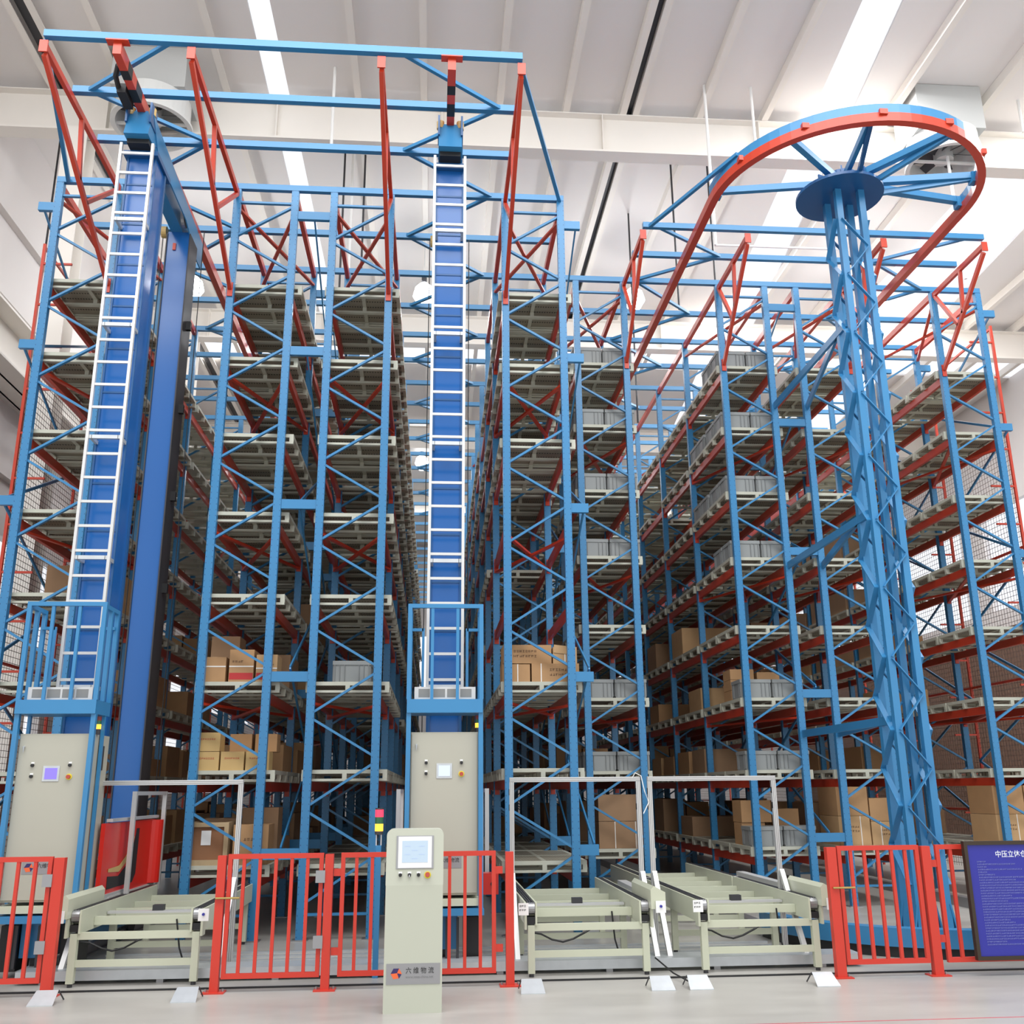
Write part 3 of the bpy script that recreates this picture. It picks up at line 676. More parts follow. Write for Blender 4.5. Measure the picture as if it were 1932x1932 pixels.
        m = MB(); pts = [(10.55 + 0.75 * math.sin(a) , 1.18 - 0.42 * math.sin(a * 0.9) ** 2 if False else 0) for a in (0,)]
        sw = [(10.45, 0.82), (10.80, 0.80), (11.15, 0.92), (11.30, 1.18), (11.32, 1.24), (11.42, 1.24), (11.40, 0.78), (11.3, 0.70), (10.45, 0.70)]
        m.prism(sw, 0.401, 0.404, 'x'); B(m, 'swoosh', BLACK, ca)
        sw = [(10.45, 0.86), (10.80, 0.84), (11.12, 0.95), (11.25, 1.16), (11.16, 1.16), (11.05, 1.0), (10.8, 0.90), (10.45, 0.89)]
        m = MB(); m.prism(sw, 0.4045, 0.407, 'x'); B(m, 'swoosh_highlight', SWY, ca)
    else:
        m = MB(); m.box(-0.40, 0.40, 10.95, 12.05, 0.55, 0.60); ca = B(m, 'load_carriage', REDBODY)
        B(MB().box(0.40, 0.56, 10.42, 10.6, 0.60, 0.80), 'fork_drive_cover', REDBODY, ca)
        B(MB().tube([(0.50, 10.42, 0.70), (0.50, 10.41, 0.70)], 0.02, 12), 'cover_hole', BLACK, ca)
        B(MB().box(-0.56, -0.40, 10.42, 10.6, 0.60, 0.80), 'fork_drive_cover', REDBODY, ca)
    for (x, y) in ((0.47, 10.9), (0.47, 12.1), (-0.47, 10.9), (-0.47, 12.1)):
        B(MB().box(x - 0.022, x + 0.022, y - 0.022, y + 0.022, 0.56, 1.62), 'carriage_post', ALU, ca)
    for x in (0.47, -0.47): B(MB().box(x - 0.02, x + 0.02, 10.92, 12.08, 1.58, 1.62), 'carriage_rail', ALU, ca)
    return t
def logo(parent, loc, s):
    L = [(0.5, 0.87), (1, 0), (0.5, -0.87), (-0.5, -0.87), (-1, 0), (-0.5, 0.87)]
    x, y, z = loc
    f = lambda pts: MB().prism([(a * s, b * s) for a, b in pts], -0.001, 0.0)
    f([L[5], L[0], (0.15, 0.1), L[4]]).build('logo_facet', NAVY, parent, (x, y, z))
    f([L[4], (0.15, 0.1), (0.45, -0.75), L[3]]).build('logo_facet', ORANGE, parent, (x, y, z))
    f([L[0], L[1], (0.95, -0.05), (0.15, 0.1)]).build('logo_facet', ORANGE, parent, (x, y, z))
    f([(0.15, 0.1), (0.95, -0.1), (0.5, -0.8)]).build('logo_facet', NAVY, parent, (x, y, z))
stacker_crane(CX[0], 'blue stacker crane with ladder mast in the left aisle, violet cabinet screen', SCRNV, True)
stacker_crane(CX[1], 'blue stacker crane with ladder mast in the centre aisle behind the control kiosk', SCRNW, False)
# top guide rails and floor rails
def striped_rail(c, y0, y1, label):
    t = thing('top_guide_rail', label, 'crane rail', (c, y0, 9.40)); L = y1 - y0
    MB().box(-0.045, 0.045, 0, L, 0, 0.15).build('rail', RED, t)
    if y0 < 10:
        MB().box(-0.12, 0.12, -0.04, 0.06, 0.15, 0.165).build('fixing_plate', RED, t)
        for a, b in ((0.27, 0.42), (0.58, 0.80)): MB().box(-0.047, 0.047, a, b, -0.002, 0.14).build('stripe', BLACK, t)
    return t
rl = striped_rail(CX[0], 9.25, 43, 'red top guide rail with black bands above the left aisle')
MB().tube([(-0.08, 0.30, 0.1), (-0.14, 0.42, 0.05), (-0.15, 0.6, 0.0), (-0.12, 0.75, -0.02), (-0.08, 0.85, 0.0)], 0.03, 8).build('buffer_hose', BLACK, rl)
MB().box(-0.16, -0.06, 0.55, 0.85, -0.06, 0.06).build('collector_box', BLACK, rl)
striped_rail(CX[1], 9.25, 43, 'red top guide rail with black bands above the centre aisle')
for c, y0, y1, lb in ((CX[0], 9.9, 43, 'steel floor rail under the left stacker crane'), (CX[1], 9.9, 43, 'steel floor rail under the centre stacker crane')):
    m = MB(); m.box(-0.03, 0.03, 0, y1 - y0, 0.0, 0.10); m.box(-0.07, 0.07, 0, y1 - y0, 0, 0.015)
    tag(m.build('floor_rail', STEEL, None, (c, y0, 0)), lb, 'rail')

# ---------------------------------------------------------------- U-turn track with tower
TC = (5.56, 11.58); RR = 1.80
def ring(t, name, ro, ri, z0, z1, m, a0=math.pi, a1=2 * math.pi, n=40, oy=0):
    g = MB()
    for k in range(n + 1):
        a = a0 + (a1 - a0) * k / n; c_, s_ = math.cos(a), math.sin(a)
        for (r, z) in ((ri, z0), (ro, z0), (ro, z1), (ri, z1)): g.v.append((r * c_, r * s_ + oy, z))
    for k in range(n):
        for j in range(4):
            a = 4 * k + j; b = 4 * k + (j + 1) % 4; g.f.append((a, b, b + 4, a + 4))
    g.f.append((0, 1, 2, 3)); e = 4 * n; g.f.append((e + 3, e + 2, e + 1, e))
    return g.build(name, m, t)
tr = thing('looped_top_rail', 'orange-red U-shaped overhead guide rail looping around the lattice tower', 'crane rail', (TC[0], TC[1], 0))
ring(tr, 'curved_rail', RR + 0.05, RR - 0.05, 9.38, 9.50, RED)
ring(tr, 'curved_beam', RR + 0.05, RR - 0.05, 9.50, 9.62, BLUE)
for s, L in ((-1, 31), (1, 31)): MB().box(s * RR - 0.05, s * RR + 0.05, 0, L, 9.38, 9.50).build('straight_rail', RED, tr)
for a in (3.6, 4.1, 4.6, 5.1, 5.6): MB().box(-0.05, 0.05, -0.05, 0.05, 9.46, 9.53).build('rail_clip', RED, tr, ((RR + 0.03) * math.cos(a), (RR + 0.03) * math.sin(a), 0))
bt = thing('looped_floor_rail', 'blue curved floor beam with black foot, looping around the lattice tower base', 'crane rail', (TC[0], TC[1], 0))
ring(bt, 'floor_beam', RR + 0.08, RR - 0.08, 0.10, 0.27, BLUE)
ring(bt, 'beam_foot', RR + 0.05, RR - 0.05, 0.0, 0.10, BLACK)
for s in (-1, 1): MB().box(s * RR - 0.06, s * RR + 0.06, 0, 31, 0, 0.13).build('straight_floor_rail', STEEL, bt)
tw = thing('lattice_tower', 'blue lattice tower with round hub plate carrying the overhead loop', 'tower', (5.52, 11.38, 0))
HX, HY = 0.16, 0.18
for sx_ in (-1, 1):
    for sy_ in (-1, 1):
        m = MB(); m.box(sx_ * HX - 0.042, sx_ * HX + 0.042, sy_ * HY - 0.04, sy_ * HY + 0.04, 0.02, 9.39); m.build('corner_post', BLUE, tw)
        MB().box(sx_ * HX - 0.09, sx_ * HX + 0.09, sy_ * HY - 0.09, sy_ * HY + 0.09, 0, 0.02).build('base_plate', BLUE, tw)
        MB().bar((sx_ * (HX + 0.09), sy_ * HY, 0.02), (sx_ * (HX + 0.03), sy_ * HY, 0.35), 0.02, 0.10).build('base_gusset', BLUE, tw)
z = 0.55; k = 0
while z < 8.9:
    d_ = 1 if k % 2 == 0 else -1
    for sy_ in (-1, 1): MB().bar((-HX * d_, sy_ * (HY + 0.047), z), (HX * d_, sy_ * (HY + 0.047), z + 0.40), 0.012, 0.05, (0, 1, 0)).build('lattice_bar', BLUE, tw)
    for sx_ in (-1, 1): MB().bar((sx_ * (HX + 0.06), -HY * d_, z), (sx_ * (HX + 0.06), HY * d_, z + 0.42), 0.012, 0.07, (1, 0, 0)).build('lattice_bar', BLUE, tw)
    z += 0.42; k += 1
hub = MB(); hub.tube([(-0.05, 0, 9.39), (-0.05, 0, 9.43)], 0.58, 40); hub = hub.build('hub_plate', BLUE_D, tw)
MB().tube([(0, 0, 9.43), (0, 0, 9.72)], 0.22, 20).build('hub_drum', BLUE_D, hub)
for k in range(8):
    a = math.pi / 8 + k * math.pi / 4; MB().bar((0.2 * math.cos(a), 0.2 * math.sin(a), 9.54), (0.42 * math.cos(a), 0.42 * math.sin(a), 9.54), 0.02, 0.2).build('hub_rib', BLUE_D, hub)
dx0, dy0 = TC[0] - 5.52, TC[1] - 11.38
for (a, w) in ((math.pi, 0.07), (3.95, 0.08), (4.55, 0.06), (5.25, 0.09), (5.95, 0.09), (2 * math.pi, 0.09)):
    e = (dx0 + (RR - 0.05) * math.cos(a), dy0 + (RR - 0.05) * math.sin(a), 9.56); s = (0.22 * math.cos(a), 0.22 * math.sin(a), 9.60)
    MB().bar(s, e, w, 0.09).build('spoke_arm', BLUE, tw)
    if 4 < a < 6.1: MB().bar((0.45 * math.cos(a + 0.25), 0.45 * math.sin(a + 0.25), 9.46), (e[0], e[1], 9.53), 0.05, 0.07).build('spoke_brace', BLUE_D if a < 4.8 else BLUE, tw)
    MB().box(-0.06, 0.06, -0.06, 0.06, -0.05, 0.10).build('arm_bracket', BLUE, tw, (e[0], e[1], 9.5))
for z in (7.45, 4.85, 2.35):
    for (x0, xe) in ((-HX, CX[2] + 1.62 - 0.05), (-HX, CX[2] + 2.05 + 0.05)):
        MB().bar((-0.19, -0.1 if xe < 5.45 else 0.2, z), (xe - 5.52, 14.15 - 11.38, z), 0.04, 0.10).build('tie_arm', BLUE, tw)

# ---------------------------------------------------------------- red fence
def post(x, y, label, h=1.08, wide=0.07):
    t = thing('fence_post', label, 'fence post', (x, y, 0), 0, 'red fence posts')
    MB().box(-wide / 2, wide / 2, -0.035, 0.035, 0.01, h).build('post', FENCE, t); MB().box(-0.09, 0.09, -0.07, 0.07, 0, 0.01).build('base_plate', FENCE, t)
    for a in (-0.07, 0.07): MB().tube([(a, 0, 0.01), (a, 0, 0.03)], 0.01, 8).build('anchor_bolt', STEEL, t)
    return t
def fpanel(xa, xb, y, label, name='barred_fence', hinge=None, latch=None, nb=None, tabs=()):
    t = thing(name, label, 'fence' if name == 'barred_fence' else 'gate', (xa, y, 0)); w = xb - xa
    for z in (0.125, 1.07): MB().box(0.035, w - 0.035, -0.0175, 0.0175, z - 0.02, z + 0.02).build('rail', FENCE, t)
    for x in (0.0175, w - 0.0175): MB().box(x - 0.0175, x + 0.0175, -0.0175, 0.0175, 0.105, 1.09).build('stile', FENCE, t)
    n = nb or max(1, round(w / 0.137) - 1)
    for k in range(n): x = w * (k + 1) / (n + 1); MB().box(x - 0.014, x + 0.014, -0.014, 0.014, 0.145, 1.05).build('bar', FENCE, t)
    if hinge is not None:
        for z in (0.38, 0.90): MB().box(hinge - 0.04, hinge + 0.04, -0.045, -0.018, z - 0.05, z + 0.05).build('hinge', STEEL, t)
    if latch is not None:
        MB().tube([(latch - 0.08, -0.05, 0.74), (latch + 0.12, -0.05, 0.74)], 0.009, 8).build('latch', BRASS, t)
    for x in tabs:
        for z in (0.30, 0.93): MB().box(x - 0.03, x + 0.03, -0.012, 0.012, z - 0.03, z + 0.03).build('fixing_tab', FENCE, t)
    return t
YF = 9.08
post(-3.14, YF, 'red fence post left of the left conveyor, below the left cabinet', wide=0.085)
post(-1.79, YF, 'red fence post just right of the left conveyor'); post(-0.88, YF, 'red fence post between the two panels left of the kiosk')
post(0.68, YF, 'red fence post left of the centre conveyor, right of the kiosk')
post(3.58, YF, 'red fence post right of the right conveyor, with brass latch', wide=0.085); post(4.46, YF, 'red fence post beneath the lattice tower, between gate and notice board', wide=0.08)
fpanel(-4.6, -3.20, YF, 'red barred gate running out of the left edge of the photo', 'fence_gate', hinge=1.38)
fpanel(-1.74, -0.93, YF, 'red barred gate between left conveyor and kiosk, hinged on its right', 'fence_gate', hinge=0.79, latch=0.0, nb=5)
fpanel(-0.78, 0.56, YF, 'red barred fence panel running behind the control kiosk', tabs=(-0.03, 1.37), nb=9)
fpanel(3.64, 4.40, YF, 'red barred gate right of the right conveyor, below the tower', 'fence_gate', latch=0.0, nb=5)
fpanel(4.56, 6.4, YF, 'red barred fence panel behind the blue notice board', tabs=(-0.03,), nb=12)

# ---------------------------------------------------------------- notice board
nb_ = thing('notice_board', 'blue notice board with white Chinese text in a bronze frame on the fence', 'sign', (4.80, 8.98, 0.15))
MB().box(0, 1.3, 0.0, 0.03, 0, 0.95).build('board', SIGNB, nb_)
for (a, b, c_, d_) in ((-0.02, 1.32, -0.02, 0.012), (-0.02, 1.32, 0.938, 0.97), (-0.02, 0.012, 0.012, 0.938), (1.288, 1.32, 0.012, 0.938)): MB().box(a, b, -0.015, 0.035, c_, d_).build('frame', BRONZE, nb_)
text('中压立体仓库', 'title', SIGNT, nb_, (0.27, -0.001, 0.835), 0.062, sx=0.95)
rr = random.Random(5)
LN = [0.09, 0.36, 0.10, 0.42, 0.10, 0.17] + [1.05, 0.35, 1.1, 1.0, 0.95, 1.05, 0.9, 0.3, 1.1, 0.25] + [1.1] * 5 + [0.9, 0.25, 0.3, 1.1, 1.05, 1.1, 1.0, 1.1, 0.95, 0.2, 1.0]
for j, L in enumerate(LN):
    zz = 0.79 - j * 0.0222; x0 = 0.09
    link('text_line', glyphs(L, 1, 0.0125, 60 + j % 5, SIGNT2), nb_, (x0 + L / 2, -0.0005, zz))

# ---------------------------------------------------------------- kiosk
kt = thing('control_kiosk', 'pale green control kiosk with touch screen standing in front of the fence', 'control kiosk', (-0.13, 8.1, 0))
prof = []
def rr_poly(w, z0, z1, r, n=6):
    p = [(-w, z0), (w, z0)]
    for k in range(n + 1): a = k / n * math.pi / 2; p.append((w - r + r * math.cos(a), z1 - r + r * math.sin(a)))
    for k in range(n + 1): a = math.pi / 2 + k / n * math.pi / 2; p.append((-w + r + r * math.cos(a), z1 - r + r * math.sin(a)))
    return p
MB().box(-0.22, 0.22, 0.0, 0.32, 0.0, 0.90).build('pedestal', KIOSK, kt)
hm = MB().prism(rr_poly(0.222, 0.90, 1.31, 0.045), 0.0, 0.30)
# lean the head face back a little
for i, v in enumerate(hm.v): hm.v[i] = (v[0], v[1] + (v[2] - 0.90) * 0.10 if v[1] < 0.1 else v[1], v[2])
hd = hm.build('head', KIOSK, kt)
def onface(x0, x1, z0, z1, t0, t1, name, m):
    g = MB().box(x0, x1, -t1, -t0, z0, z1)
    for i, v in enumerate(g.v): g.v[i] = (v[0], v[1] + (v[2] - 0.90) * 0.10, v[2])
    return g.build(name, m, hd)
onface(-0.145, 0.145, 1.02, 1.262, 0.0, 0.006, 'bezel', STEEL); onface(-0.13, 0.13, 1.026, 1.256, 0.006, 0.009, 'screen_frame', WHITE); onface(-0.10, 0.10, 1.065, 1.225, 0.009, 0.011, 'screen', SCRN)
for r_ in range(4):
    for q in range(3):
        if (r_ + q) % 2: onface(-0.08 + q * 0.055, -0.035 + q * 0.055, 1.09 + r_ * 0.03, 1.098 + r_ * 0.03, 0.011, 0.0115, 'screen_row', SCRR)
for x in (-0.11, -0.04, 0.03):
    MB().tube([(x, 0.008, 0.975), (x, -0.016, 0.975)], 0.013, 14).build('selector_switch', BLACK, hd); onface(x - 0.014, x + 0.014, 0.985, 0.998, 0, 0.004, 'switch_tag', WHITE)
MB().tube([(-0.04, -0.016, 0.975), (-0.04, -0.03, 0.96)], 0.004, 6).build('key', STEEL, hd)
MB().tube([(0.10, 0.008, 0.973), (0.10, -0.002, 0.973)], 0.026, 20).build('button_collar', YEL, hd)
MB().tube([(0.10, -0.002, 0.973), (0.10, -0.028, 0.978)], 0.018, 20).build('emergency_stop', REDK, hd)
npl = MB().box(-0.20, 0.205, -0.004, 0, 0.20, 0.345).build('nameplate', STEEL, kt); npl['label'] = 'grey metal maker plate'
text('六 维 物 流', 'nameplate_lettering', BLKT, npl, (-0.055, -0.005, 0.278), 0.048, sx=0.92)
text('www.vesa-china.net', 'web_address', ALUG, npl, (-0.055, -0.005, 0.243), 0.026, sx=1.0)
logo(npl, (-0.125, -0.005, 0.275), 0.042)
# stack light behind the kiosk
st = thing('stack_light', 'stack light with lit red and amber lenses on a pole left of the kiosk', 'signal light', (-0.49, 9.6, 0))
MB().box(-0.025, 0.025, -0.025, 0.025, 0, 1.12).build('pole', BLUE, st)
for x in (-0.022, 0.022): MB().box(x - 0.005, x + 0.005, -0.01, 0.01, 1.12, 1.22).build('bracket', ALU, st)
for z0, z1, m, nm in ((1.215, 1.245, DARK, 'base'), (1.245, 1.31, LYEL, 'amber_lens'), (1.31, 1.37, LGRN, 'green_lens'), (1.37, 1.435, LRED, 'red_lens'), (1.435, 1.45, DARK, 'cap')):
    MB().tube([(0, 0, z0), (0, 0, z1)], 0.038, 20).build(nm, m, st)

# ---------------------------------------------------------------- conveyors
def conveyor(xc, y0, y1, label, guard, plates, gl):
    t = thing('chain_conveyor', label, 'conveyor', (xc, y0, 0)); L = y1 - y0; w = 0.52
    joint = 2.4 if L > 3 else None
    for s in (-1, 1):
        x = s * w
        segs = [(0, L)] if not joint else [(0, joint - 0.02), (joint + 0.02, L)]
        for a, b in segs:
            MB().box(x - s * 0.045 - 0.008, x - s * 0.045 + 0.008, a + 0.02, b, 0.43, 0.622).build('side_rail', CREAM, t)
            MB().box(x + s * 0.045 - 0.008, x + s * 0.045 + 0.008, a + 0.10, b, 0.43, 0.615).build('outer_rail', CREAM, t)
            MB().box(x - 0.037, x + 0.037, a + 0.10, b, 0.585, 0.60).build('chain_bed', DARK, t)
            m = MB()
            for q in (-0.022, 0, 0.022): m.box(x + q - 0.007, x + q + 0.007, a + 0.05, b - 0.02, 0.60, 0.622)
            m.build('chain', DARK, t)
            MB().tube([(x - 0.033, a + 0.07, 0.57), (x + 0.033, a + 0.07, 0.57)], 0.052, 16).build('sprocket', STEEL, t)
            MB().box(x - 0.036, x + 0.036, a + 0.03, a + 0.14, 0.445, 0.50).build('bearing_block', BLACK, t)
        MB().box(x + s * 0.054 - 0.01, x + s * 0.054 + 0.01, -0.02, 0.09, 0.40, 0.62).build('end_bracket', CREAM, t)
    ly = [0.06, 1.15, L - 0.1] if not joint else [0.06, 1.2, 2.35, 3.4, L - 0.1]
    for y in ly:
        for s in (-1, 1):
            lg = MB().box(s * w - 0.03, s * w + 0.03, y - 0.03, y + 0.03, 0.03, 0.43).build('leg', CREAM, t)
            MB().tube([(s * w, y, 0.0), (s * w, y, 0.03)], 0.022, 10).build('foot', DARK, lg)
        MB().box(-w + 0.03, w - 0.03, y - 0.02, y + 0.02, 0.38, 0.44).build('cross_member', CREAM, t)
        MB().box(-w + 0.03, w - 0.03, y - 0.02, y + 0.02, 0.16, 0.215).build('cross_member', CREAM, t)
    y = 0.40
    while y < L: MB().box(-w + 0.055, w - 0.055, y - 0.025, y + 0.025, 0.46, 0.53).build('cross_member', CREAM, t); y += 0.62
    m = MB().box(-0.05, 0.05, 0.72, 0.80, 0.535, 0.585); m.build('sensor', DARK, t); MB().box(-0.46, 0.46, 0.72, 0.80, 0.515, 0.535).build('sensor_bar', ALU, t)
    for s in (-1, 1):
        g = guard.get(s)
        if g:
            m = MB(); x0 = s * (w + 0.036); x1 = s * (w + 0.17)
            m.prism([(x0, 0.56), (x1, 0.56), (x1, 0.70), (x0 + s * 0.03, 0.755), (x0, 0.72)], -0.08, g[0]); gd = m.build('guard_cover', CREAM, t)
            MB().box(min(x0, x1) + 0.02, max(x0, x1) - 0.02, g[0], g[1], 0.58, 0.66).build('rail_cover', ALU, t)
    for (x, k) in plates:
        MB().box(x - 0.045, x + 0.045, -0.10, -0.09, 0.53, 0.63).build('label_plate', WHITE, t)
        if k: link('printed_marks', glyphs(0.07, 2, 0.018, 31, BLKT), t, (x, -0.10, 0.60))
        else: MB().tube([(x, -0.10, 0.585), (x, -0.112, 0.585)], 0.012, 12).build('sensor_eye', SIGNB, t)
    MB().tube([(-w + 0.02, 0.1, 0.36)] + [(-w + 0.1 + 0.1 * k, 0.16 + 0.02 * (k % 2), 0.34 - 0.07 * math.sin(k * 0.8)) for k in range(6)], 0.009, 6).build('cable', BLACK, t)
    MB().tube([(w - 0.25, 0.35, 0.5), (w - 0.22, 0.4, 0.25), (w - 0.15, 0.45, 0.03)], 0.008, 6).build('cable', BLACK, t)
    return t
conveyor(-2.57, 9.42, 11.9, 'cream chain conveyor at the left, in front of the second rack', {-1: (0.9, 1.7)}, ((-0.62, 1), (0.60, 0)), None)
conveyor(1.42, 9.40, 11.97, 'cream chain conveyor right of the kiosk, in front of the fourth rack', {1: (0.8, 1.7)}, ((-0.60, 1), (0.64, 0)), None)
conveyor(3.00, 9.40, 14.0, 'long cream chain conveyor at the right, leading to the fifth rack', {1: (0.8, 2.6)}, ((-0.60, 1), (0.64, 0)), None)

# ---------------------------------------------------------------- aluminium sensor gates
def portal(xa, xb, y, label):
    t = thing('aluminium_portal', label, 'portal frame', (xa, y, 0)); w = xb - xa
    def prof(a, b, name):
        p = MB().bar(a, b, 0.045, 0.045).build(name, ALU, t)
        av, bv = Vector(a), Vector(b); off = Vector((0, -0.0235, 0)) if abs((bv - av).normalized().y) < 0.5 else Vector((0, -0.02, 0.0))
        for q in (-0.009, 0.009):
            o = Vector((q, 0, 0)) if abs((bv - av).x) < 0.2 else Vector((0, 0, q))
            MB().bar(av + off + o, bv + off + o, 0.004, 0.004).build('profile_groove', ALUG, p)
        return p
    prof((0, 0, 0.0), (0, 0, 1.68), 'left_leg'); prof((w, 0, 0.0), (w, 0, 1.68), 'right_leg'); prof((-0.022, 0, 1.70), (w + 0.022, 0, 1.70), 'top_bar')
    prof((0, -0.05, 0.80), (0, -0.62, 0.03), 'raking_strut'); prof((w, -0.05, 0.80), (w, -0.62, 0.03), 'raking_strut')
    for x in (0, w):
        for z in (1.55, 1.40): MB().box(x - 0.03, x - 0.022, -0.02, 0.0, z, z + 0.06).build('light_sensor', BLACK, t)
        MB().box(x - 0.03, x + 0.03, -0.05, 0.05, 0, 0.012).build('foot_plate', STEEL, t)
    return t
portal(-3.26, -1.90, 10.3, 'aluminium portal frame straddling the left conveyor')
p2 = portal(0.80, 2.10, 10.3, 'aluminium portal frame straddling the conveyor right of the kiosk')
MB().tube([(1.24, -0.02, 1.71), (1.27, -0.03, 1.76), (1.33, -0.03, 1.73), (1.36, -0.03, 1.58), (1.40, -0.03, 1.47), (1.34, -0.03, 1.36)], 0.005, 6).build('sensor_cable', WHITE, p2)
portal(2.22, 3.52, 10.3, 'aluminium portal frame straddling the long right conveyor')

# ---------------------------------------------------------------- floor guards, trough, cables, line
GPOS = [(-3.05, 'leftmost small bent steel guard on the floor, by the left fence post'), (-1.95, 'small bent steel guard on the floor at the right foot of the left conveyor'), (0.84, 'small bent steel guard on the floor right of the kiosk fence post'),
        (1.92, 'shiny bent steel guard on the floor at the right foot of the middle conveyor'), (2.24, 'small bent steel guard on the floor at the left foot of the right conveyor'), (3.32, 'rightmost bent steel guard on the floor, by the right fence post')]
for x, lb in GPOS:
    t = thing('floor_guard', lb, 'floor guard', (x, 8.82, 0), 0, 'bent steel guards over the floor anchors')
    m = MB(); n = 0; m.v += [(-0.1, -0.12, 0.0), (0.1, -0.12, 0.0), (0.085, 0.03, 0.085), (-0.085, 0.03, 0.085), (-0.1, -0.12, 0.006), (0.1, -0.12, 0.006), (0.085, 0.03, 0.091), (-0.085, 0.03, 0.091)]
    m.f += [(0, 3, 2, 1), (4, 5, 6, 7), (0, 1, 5, 4), (1, 2, 6, 5), (2, 3, 7, 6), (3, 0, 4, 7)]; m.build('sloping_plate', GALV, t)
    m = MB(); m.bar((-0.085, 0.034, 0.087), (-0.1, 0.13, 0.0), 0.006, 0.01); m.bar((0.085, 0.034, 0.087), (0.1, 0.13, 0.0), 0.006, 0.01); m.build('rear_bracket', DARK, t)
tro = thing('cable_trough', 'grey steel cable trough on the floor behind the fence line', 'cable trough', (0, 9.3, 0))
MB().box(-3.6, 4.0, 0.30, 0.62, 0.03, 0.11).build('cover', GALV, tro)
m = MB()
for k in range(8): m.box(-3.4 + k * 1.0, -3.34 + k * 1.0, 0.32, 0.6, 0, 0.03)
m.build('support_feet', STEEL, tro)
MB().box(-9, 12, 9.24, 9.27, 0.0, 0.012).build('threshold_strip', BLACK)
tag(bpy.data.objects['threshold_strip'], 'thin black strip across the floor beneath the red fence', 'floor strip')
MB().box(-9, 12, 7.45, 7.465, 0.0, 0.002).build('floor_line', mat('faded_red_line', (0.5, 0.12, 0.14), 0.5)); tag(bpy.data.objects['floor_line'], 'thin faded red line painted along the floor in the foreground', 'floor marking')
cab = MB(); cab.tube([(2.35, 8.85, 0.02), (2.20, 8.95, 0.02), (2.12, 9.2, 0.05), (2.05, 9.59, 0.115)], 0.007, 8); tag(cab.build('power_cable', BLACK), 'short black cable from the trough to a floor guard', 'cable')
# floor rail grating behind the conveyors
for k in range(5):
    tag(MB().box(-3.3, 3.6, 0, 0.05, 0, 0.02).build('floor_batten', GALV, None, (0, 10.1 + 0.25 * k, 0)), 'thin grey floor batten under the conveyors, %s from the front' % (('first', 'second', 'third', 'fourth', 'fifth')[k]), 'floor batten', 'floor battens')

# ---------------------------------------------------------------- mesh guards at both sides
def mesh_guard(x, y0, n, label, s):
    t = thing('mesh_guard', label, 'safety guard', (x, y0, 0))
    for k in range(n):
        MB().box(-0.02, 0.02, k * 2.2 - 0.02, k * 2.2 + 0.02, 0, 9.4).build('post', RED, t)
        if k < 3:
            for j in range(14): MB().bar((0, k * 2.2, 0.5 + j * 0.66), (s * 0.42, k * 2.2, 0.5 + j * 0.66), 0.03, 0.03).build('stand_off', RED, t)
    for z in (1.2, 3.3, 5.4, 7.5, 9.35): MB().box(-0.015, 0.015, 0, (n - 1) * 2.2, z - 0.02, z + 0.02).build('rail', RED, t)
    MB().box(-0.003, 0.003, 0, (n - 1) * 2.2, 0.2, 7.5).build('wire_panel', MESHM, t)
mesh_guard(RX[0] - 0.62, 13.3, 12, 'orange-red guard frame with wire mesh left of the far-left rack', 1)
mesh_guard(RX[7] + DX + 0.62, 15.0, 11, 'orange-red guard frame with wire mesh right of the far-right rack', -1)

# ---------------------------------------------------------------- roof equipment
def fan(x, y, z, label, r=0.62):
    t = thing('roof_fan', label, 'ventilator', (x, y, z), 0, 'white roof ventilators')
    MB().box(-0.62, 0.62, -0.45, 0.45, 0.45, 13.99 - z).build('curb', FANB, t)
    g = MB(); N = 40
    for (rr_, zz) in ((r, 0.45), (r, 0.0), (r + 0.06, 0.0), (r + 0.06, -0.05), (r - 0.02, -0.05), (r - 0.04, 0.44)):
        for k in range(N): a = 2 * math.pi * k / N; g.v.append((rr_ * math.cos(a), rr_ * math.sin(a), zz))
    for j in range(5):
        for k in range(N): a = j * N + k; b = j * N + (k + 1) % N; g.f.append((a, b, b + N, a + N))
    g.build('duct', FANM, t)
    MB().tube([(0, 0, 0.05), (0, 0, 0.35)], 0.17, 20).build('motor', FANB, t)
    for k in range(7):
        a = 2 * math.pi * k / 7; d1 = Vector((math.cos(a), math.sin(a), 0)); n_ = Vector((-math.sin(a) * 0.8, math.cos(a) * 0.8, 0.6))
        MB().bar(d1 * 0.16 + Vector((0, 0, 0.2)), d1 * (r - 0.08) + Vector((0, 0, 0.2)), 0.16, 0.01, n_.cross(d1)).build('blade', DARK, t)
    MB().box(-r, r, -0.03, 0.03, 0.0, 0.03).build('strut', FANM, t)
fan(9.25, 14.93, 12.65, 'white round roof ventilator at right, seen through the overhead loop')
fan(-5.0, 14.93, 12.75, 'white round roof ventilator at left, behind the left crane head')
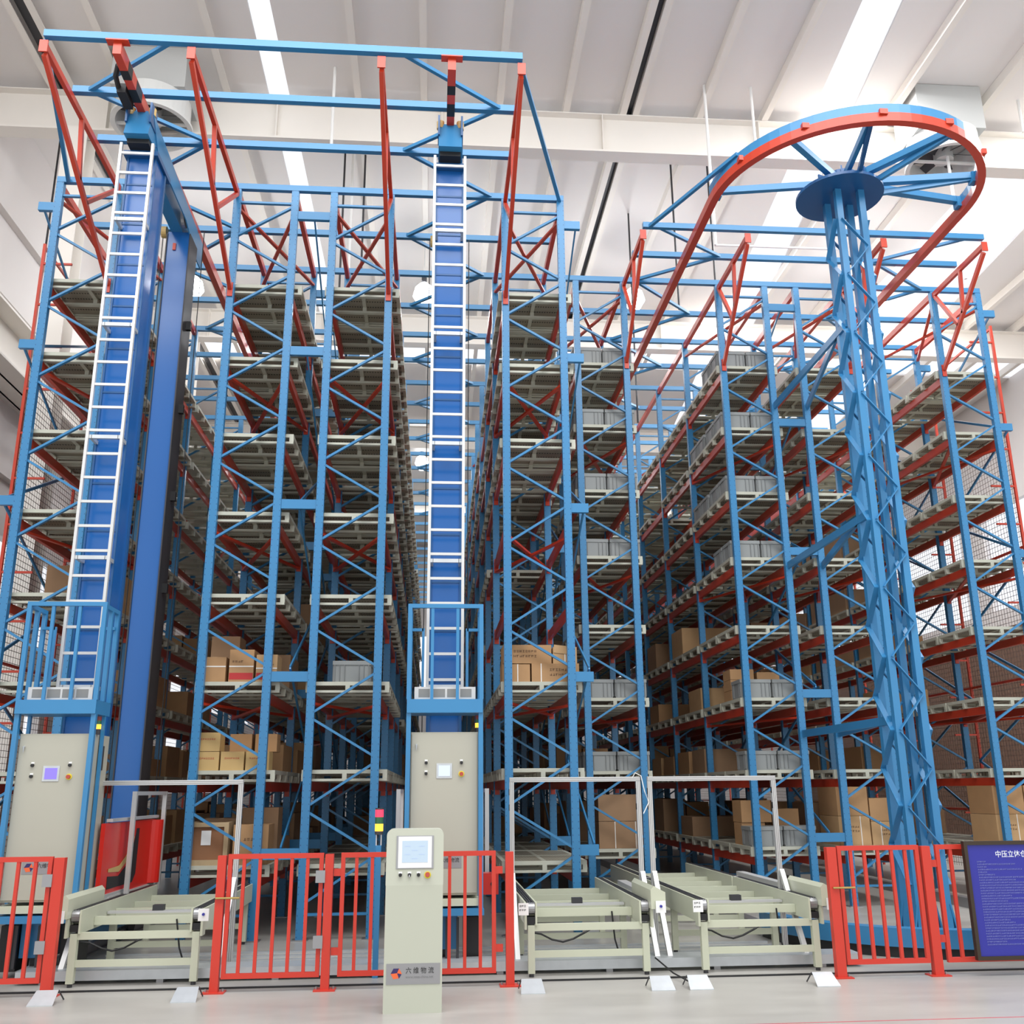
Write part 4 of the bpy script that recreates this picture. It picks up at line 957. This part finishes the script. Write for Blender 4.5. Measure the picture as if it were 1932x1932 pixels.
def lamp(x, y, z, label):
    t = thing('high_bay_lamp', label, 'hanging lamp', (x, y, z), 0, 'lit high bay lamps')
    g = MB(); g.tube([(0, 0, -0.12), (0, 0, 0.08), (0, 0, 0.28), (0, 0, 0.40)], [0.13, 0.25, 0.20, 0.08], 20, cap=False); g.build('glow_globe', LAMPM, t)  # oversized glowing globe, its size imitating bloom around the bulb
    MB().tube([(0, 0, -0.16), (0, 0, -0.10)], 0.10, 16).build('bulb', LAMPM, t)
    MB().tube([(0, 0, 0.40), (0, 0, 0.55)], 0.06, 12).build('ballast', DARK, t); MB().tube([(0, 0, 0.55), (0, 0, 14 - z)], 0.012, 6).build('cord', WHITE, t)
    d_ = bpy.data.lights.new('lamp_light', 'POINT'); d_.energy = 120; d_.shadow_soft_size = 0.2; o = bpy.data.objects.new('lamp_light', d_); COL.objects.link(o); o.parent = t; o.location = (0, 0, -0.3)
lamp(-5.45, 20, 12.25, 'lit high bay lamp beside the rear mast of the left crane'); lamp(-0.34, 20, 12.25, 'lit high bay lamp just left of the centre crane ladder')
lamp(4.46, 20, 12.3, 'lit high bay lamp left of the loop, above the third aisle'); lamp(10.25, 20, 12.45, 'lit high bay lamp right of the lattice tower'); lamp(-0.55, 34, 13.0, 'small distant lit lamp low beside the centre ladder')
def pipe(x, y, z0, xh, label):
    t = thing('hanging_pipe', label, 'pipe', (x, y, z0))
    MB().tube([(0, 0, 0), (0, 0, 14 - z0)], 0.028, 8).build('drop_pipe', WHITE, t)
    if xh is not None: MB().tube([(0, 0, 0), (xh - x, 0, 0)], 0.02, 8).build('branch_pipe', WHITE, t)
pipe(-1.9, 14.8, 12.40, -3.13, 'white hanging pipe with a branch to the left, left of the centre crane head')
pipe(5.66, 14.8, 12.75, None, 'white hanging pipe behind the upper left of the overhead loop')
pipe(4.79, 14.8, 10.70, 7.07, 'white hanging pipe turning right below the overhead loop')
pipe(10.8, 14.8, 13.3, None, 'white hanging pipe near the upper right corner'); pipe(-1.72, 16.8, 10.2, -3.6, 'white hanging pipe behind the racks left of the centre crane')
pipe(9.25, 14.8, 10.2, None, 'white hanging pipe right of the loop, over the far-right rack')
for i, (x, y, z) in enumerate(((-1.9, 17, 10.8), (-1.5, 17, 11.2), (4.68, 17, 10.6), (5.44, 17, 11.2), (-7.4, 17, 10.1), (4.2, 19, 9.0), (8.4, 17, 10.5))):
    tag(MB().tube([(0, 0, 0), (0, 0, 14 - z)], 0.02, 6).build('hanger_rod', DARK, None, (x, y, z)), 'dark thin hanger rod from the roof, %s' % ('left of centre crane, nearer', 'left of centre crane, right-hand one', 'left of the loop, right of centre', 'inside the upper left of the loop', 'at far left above the mesh guard', 'beside the lamp over the third aisle', 'right of the lattice tower top')[i], 'rod')
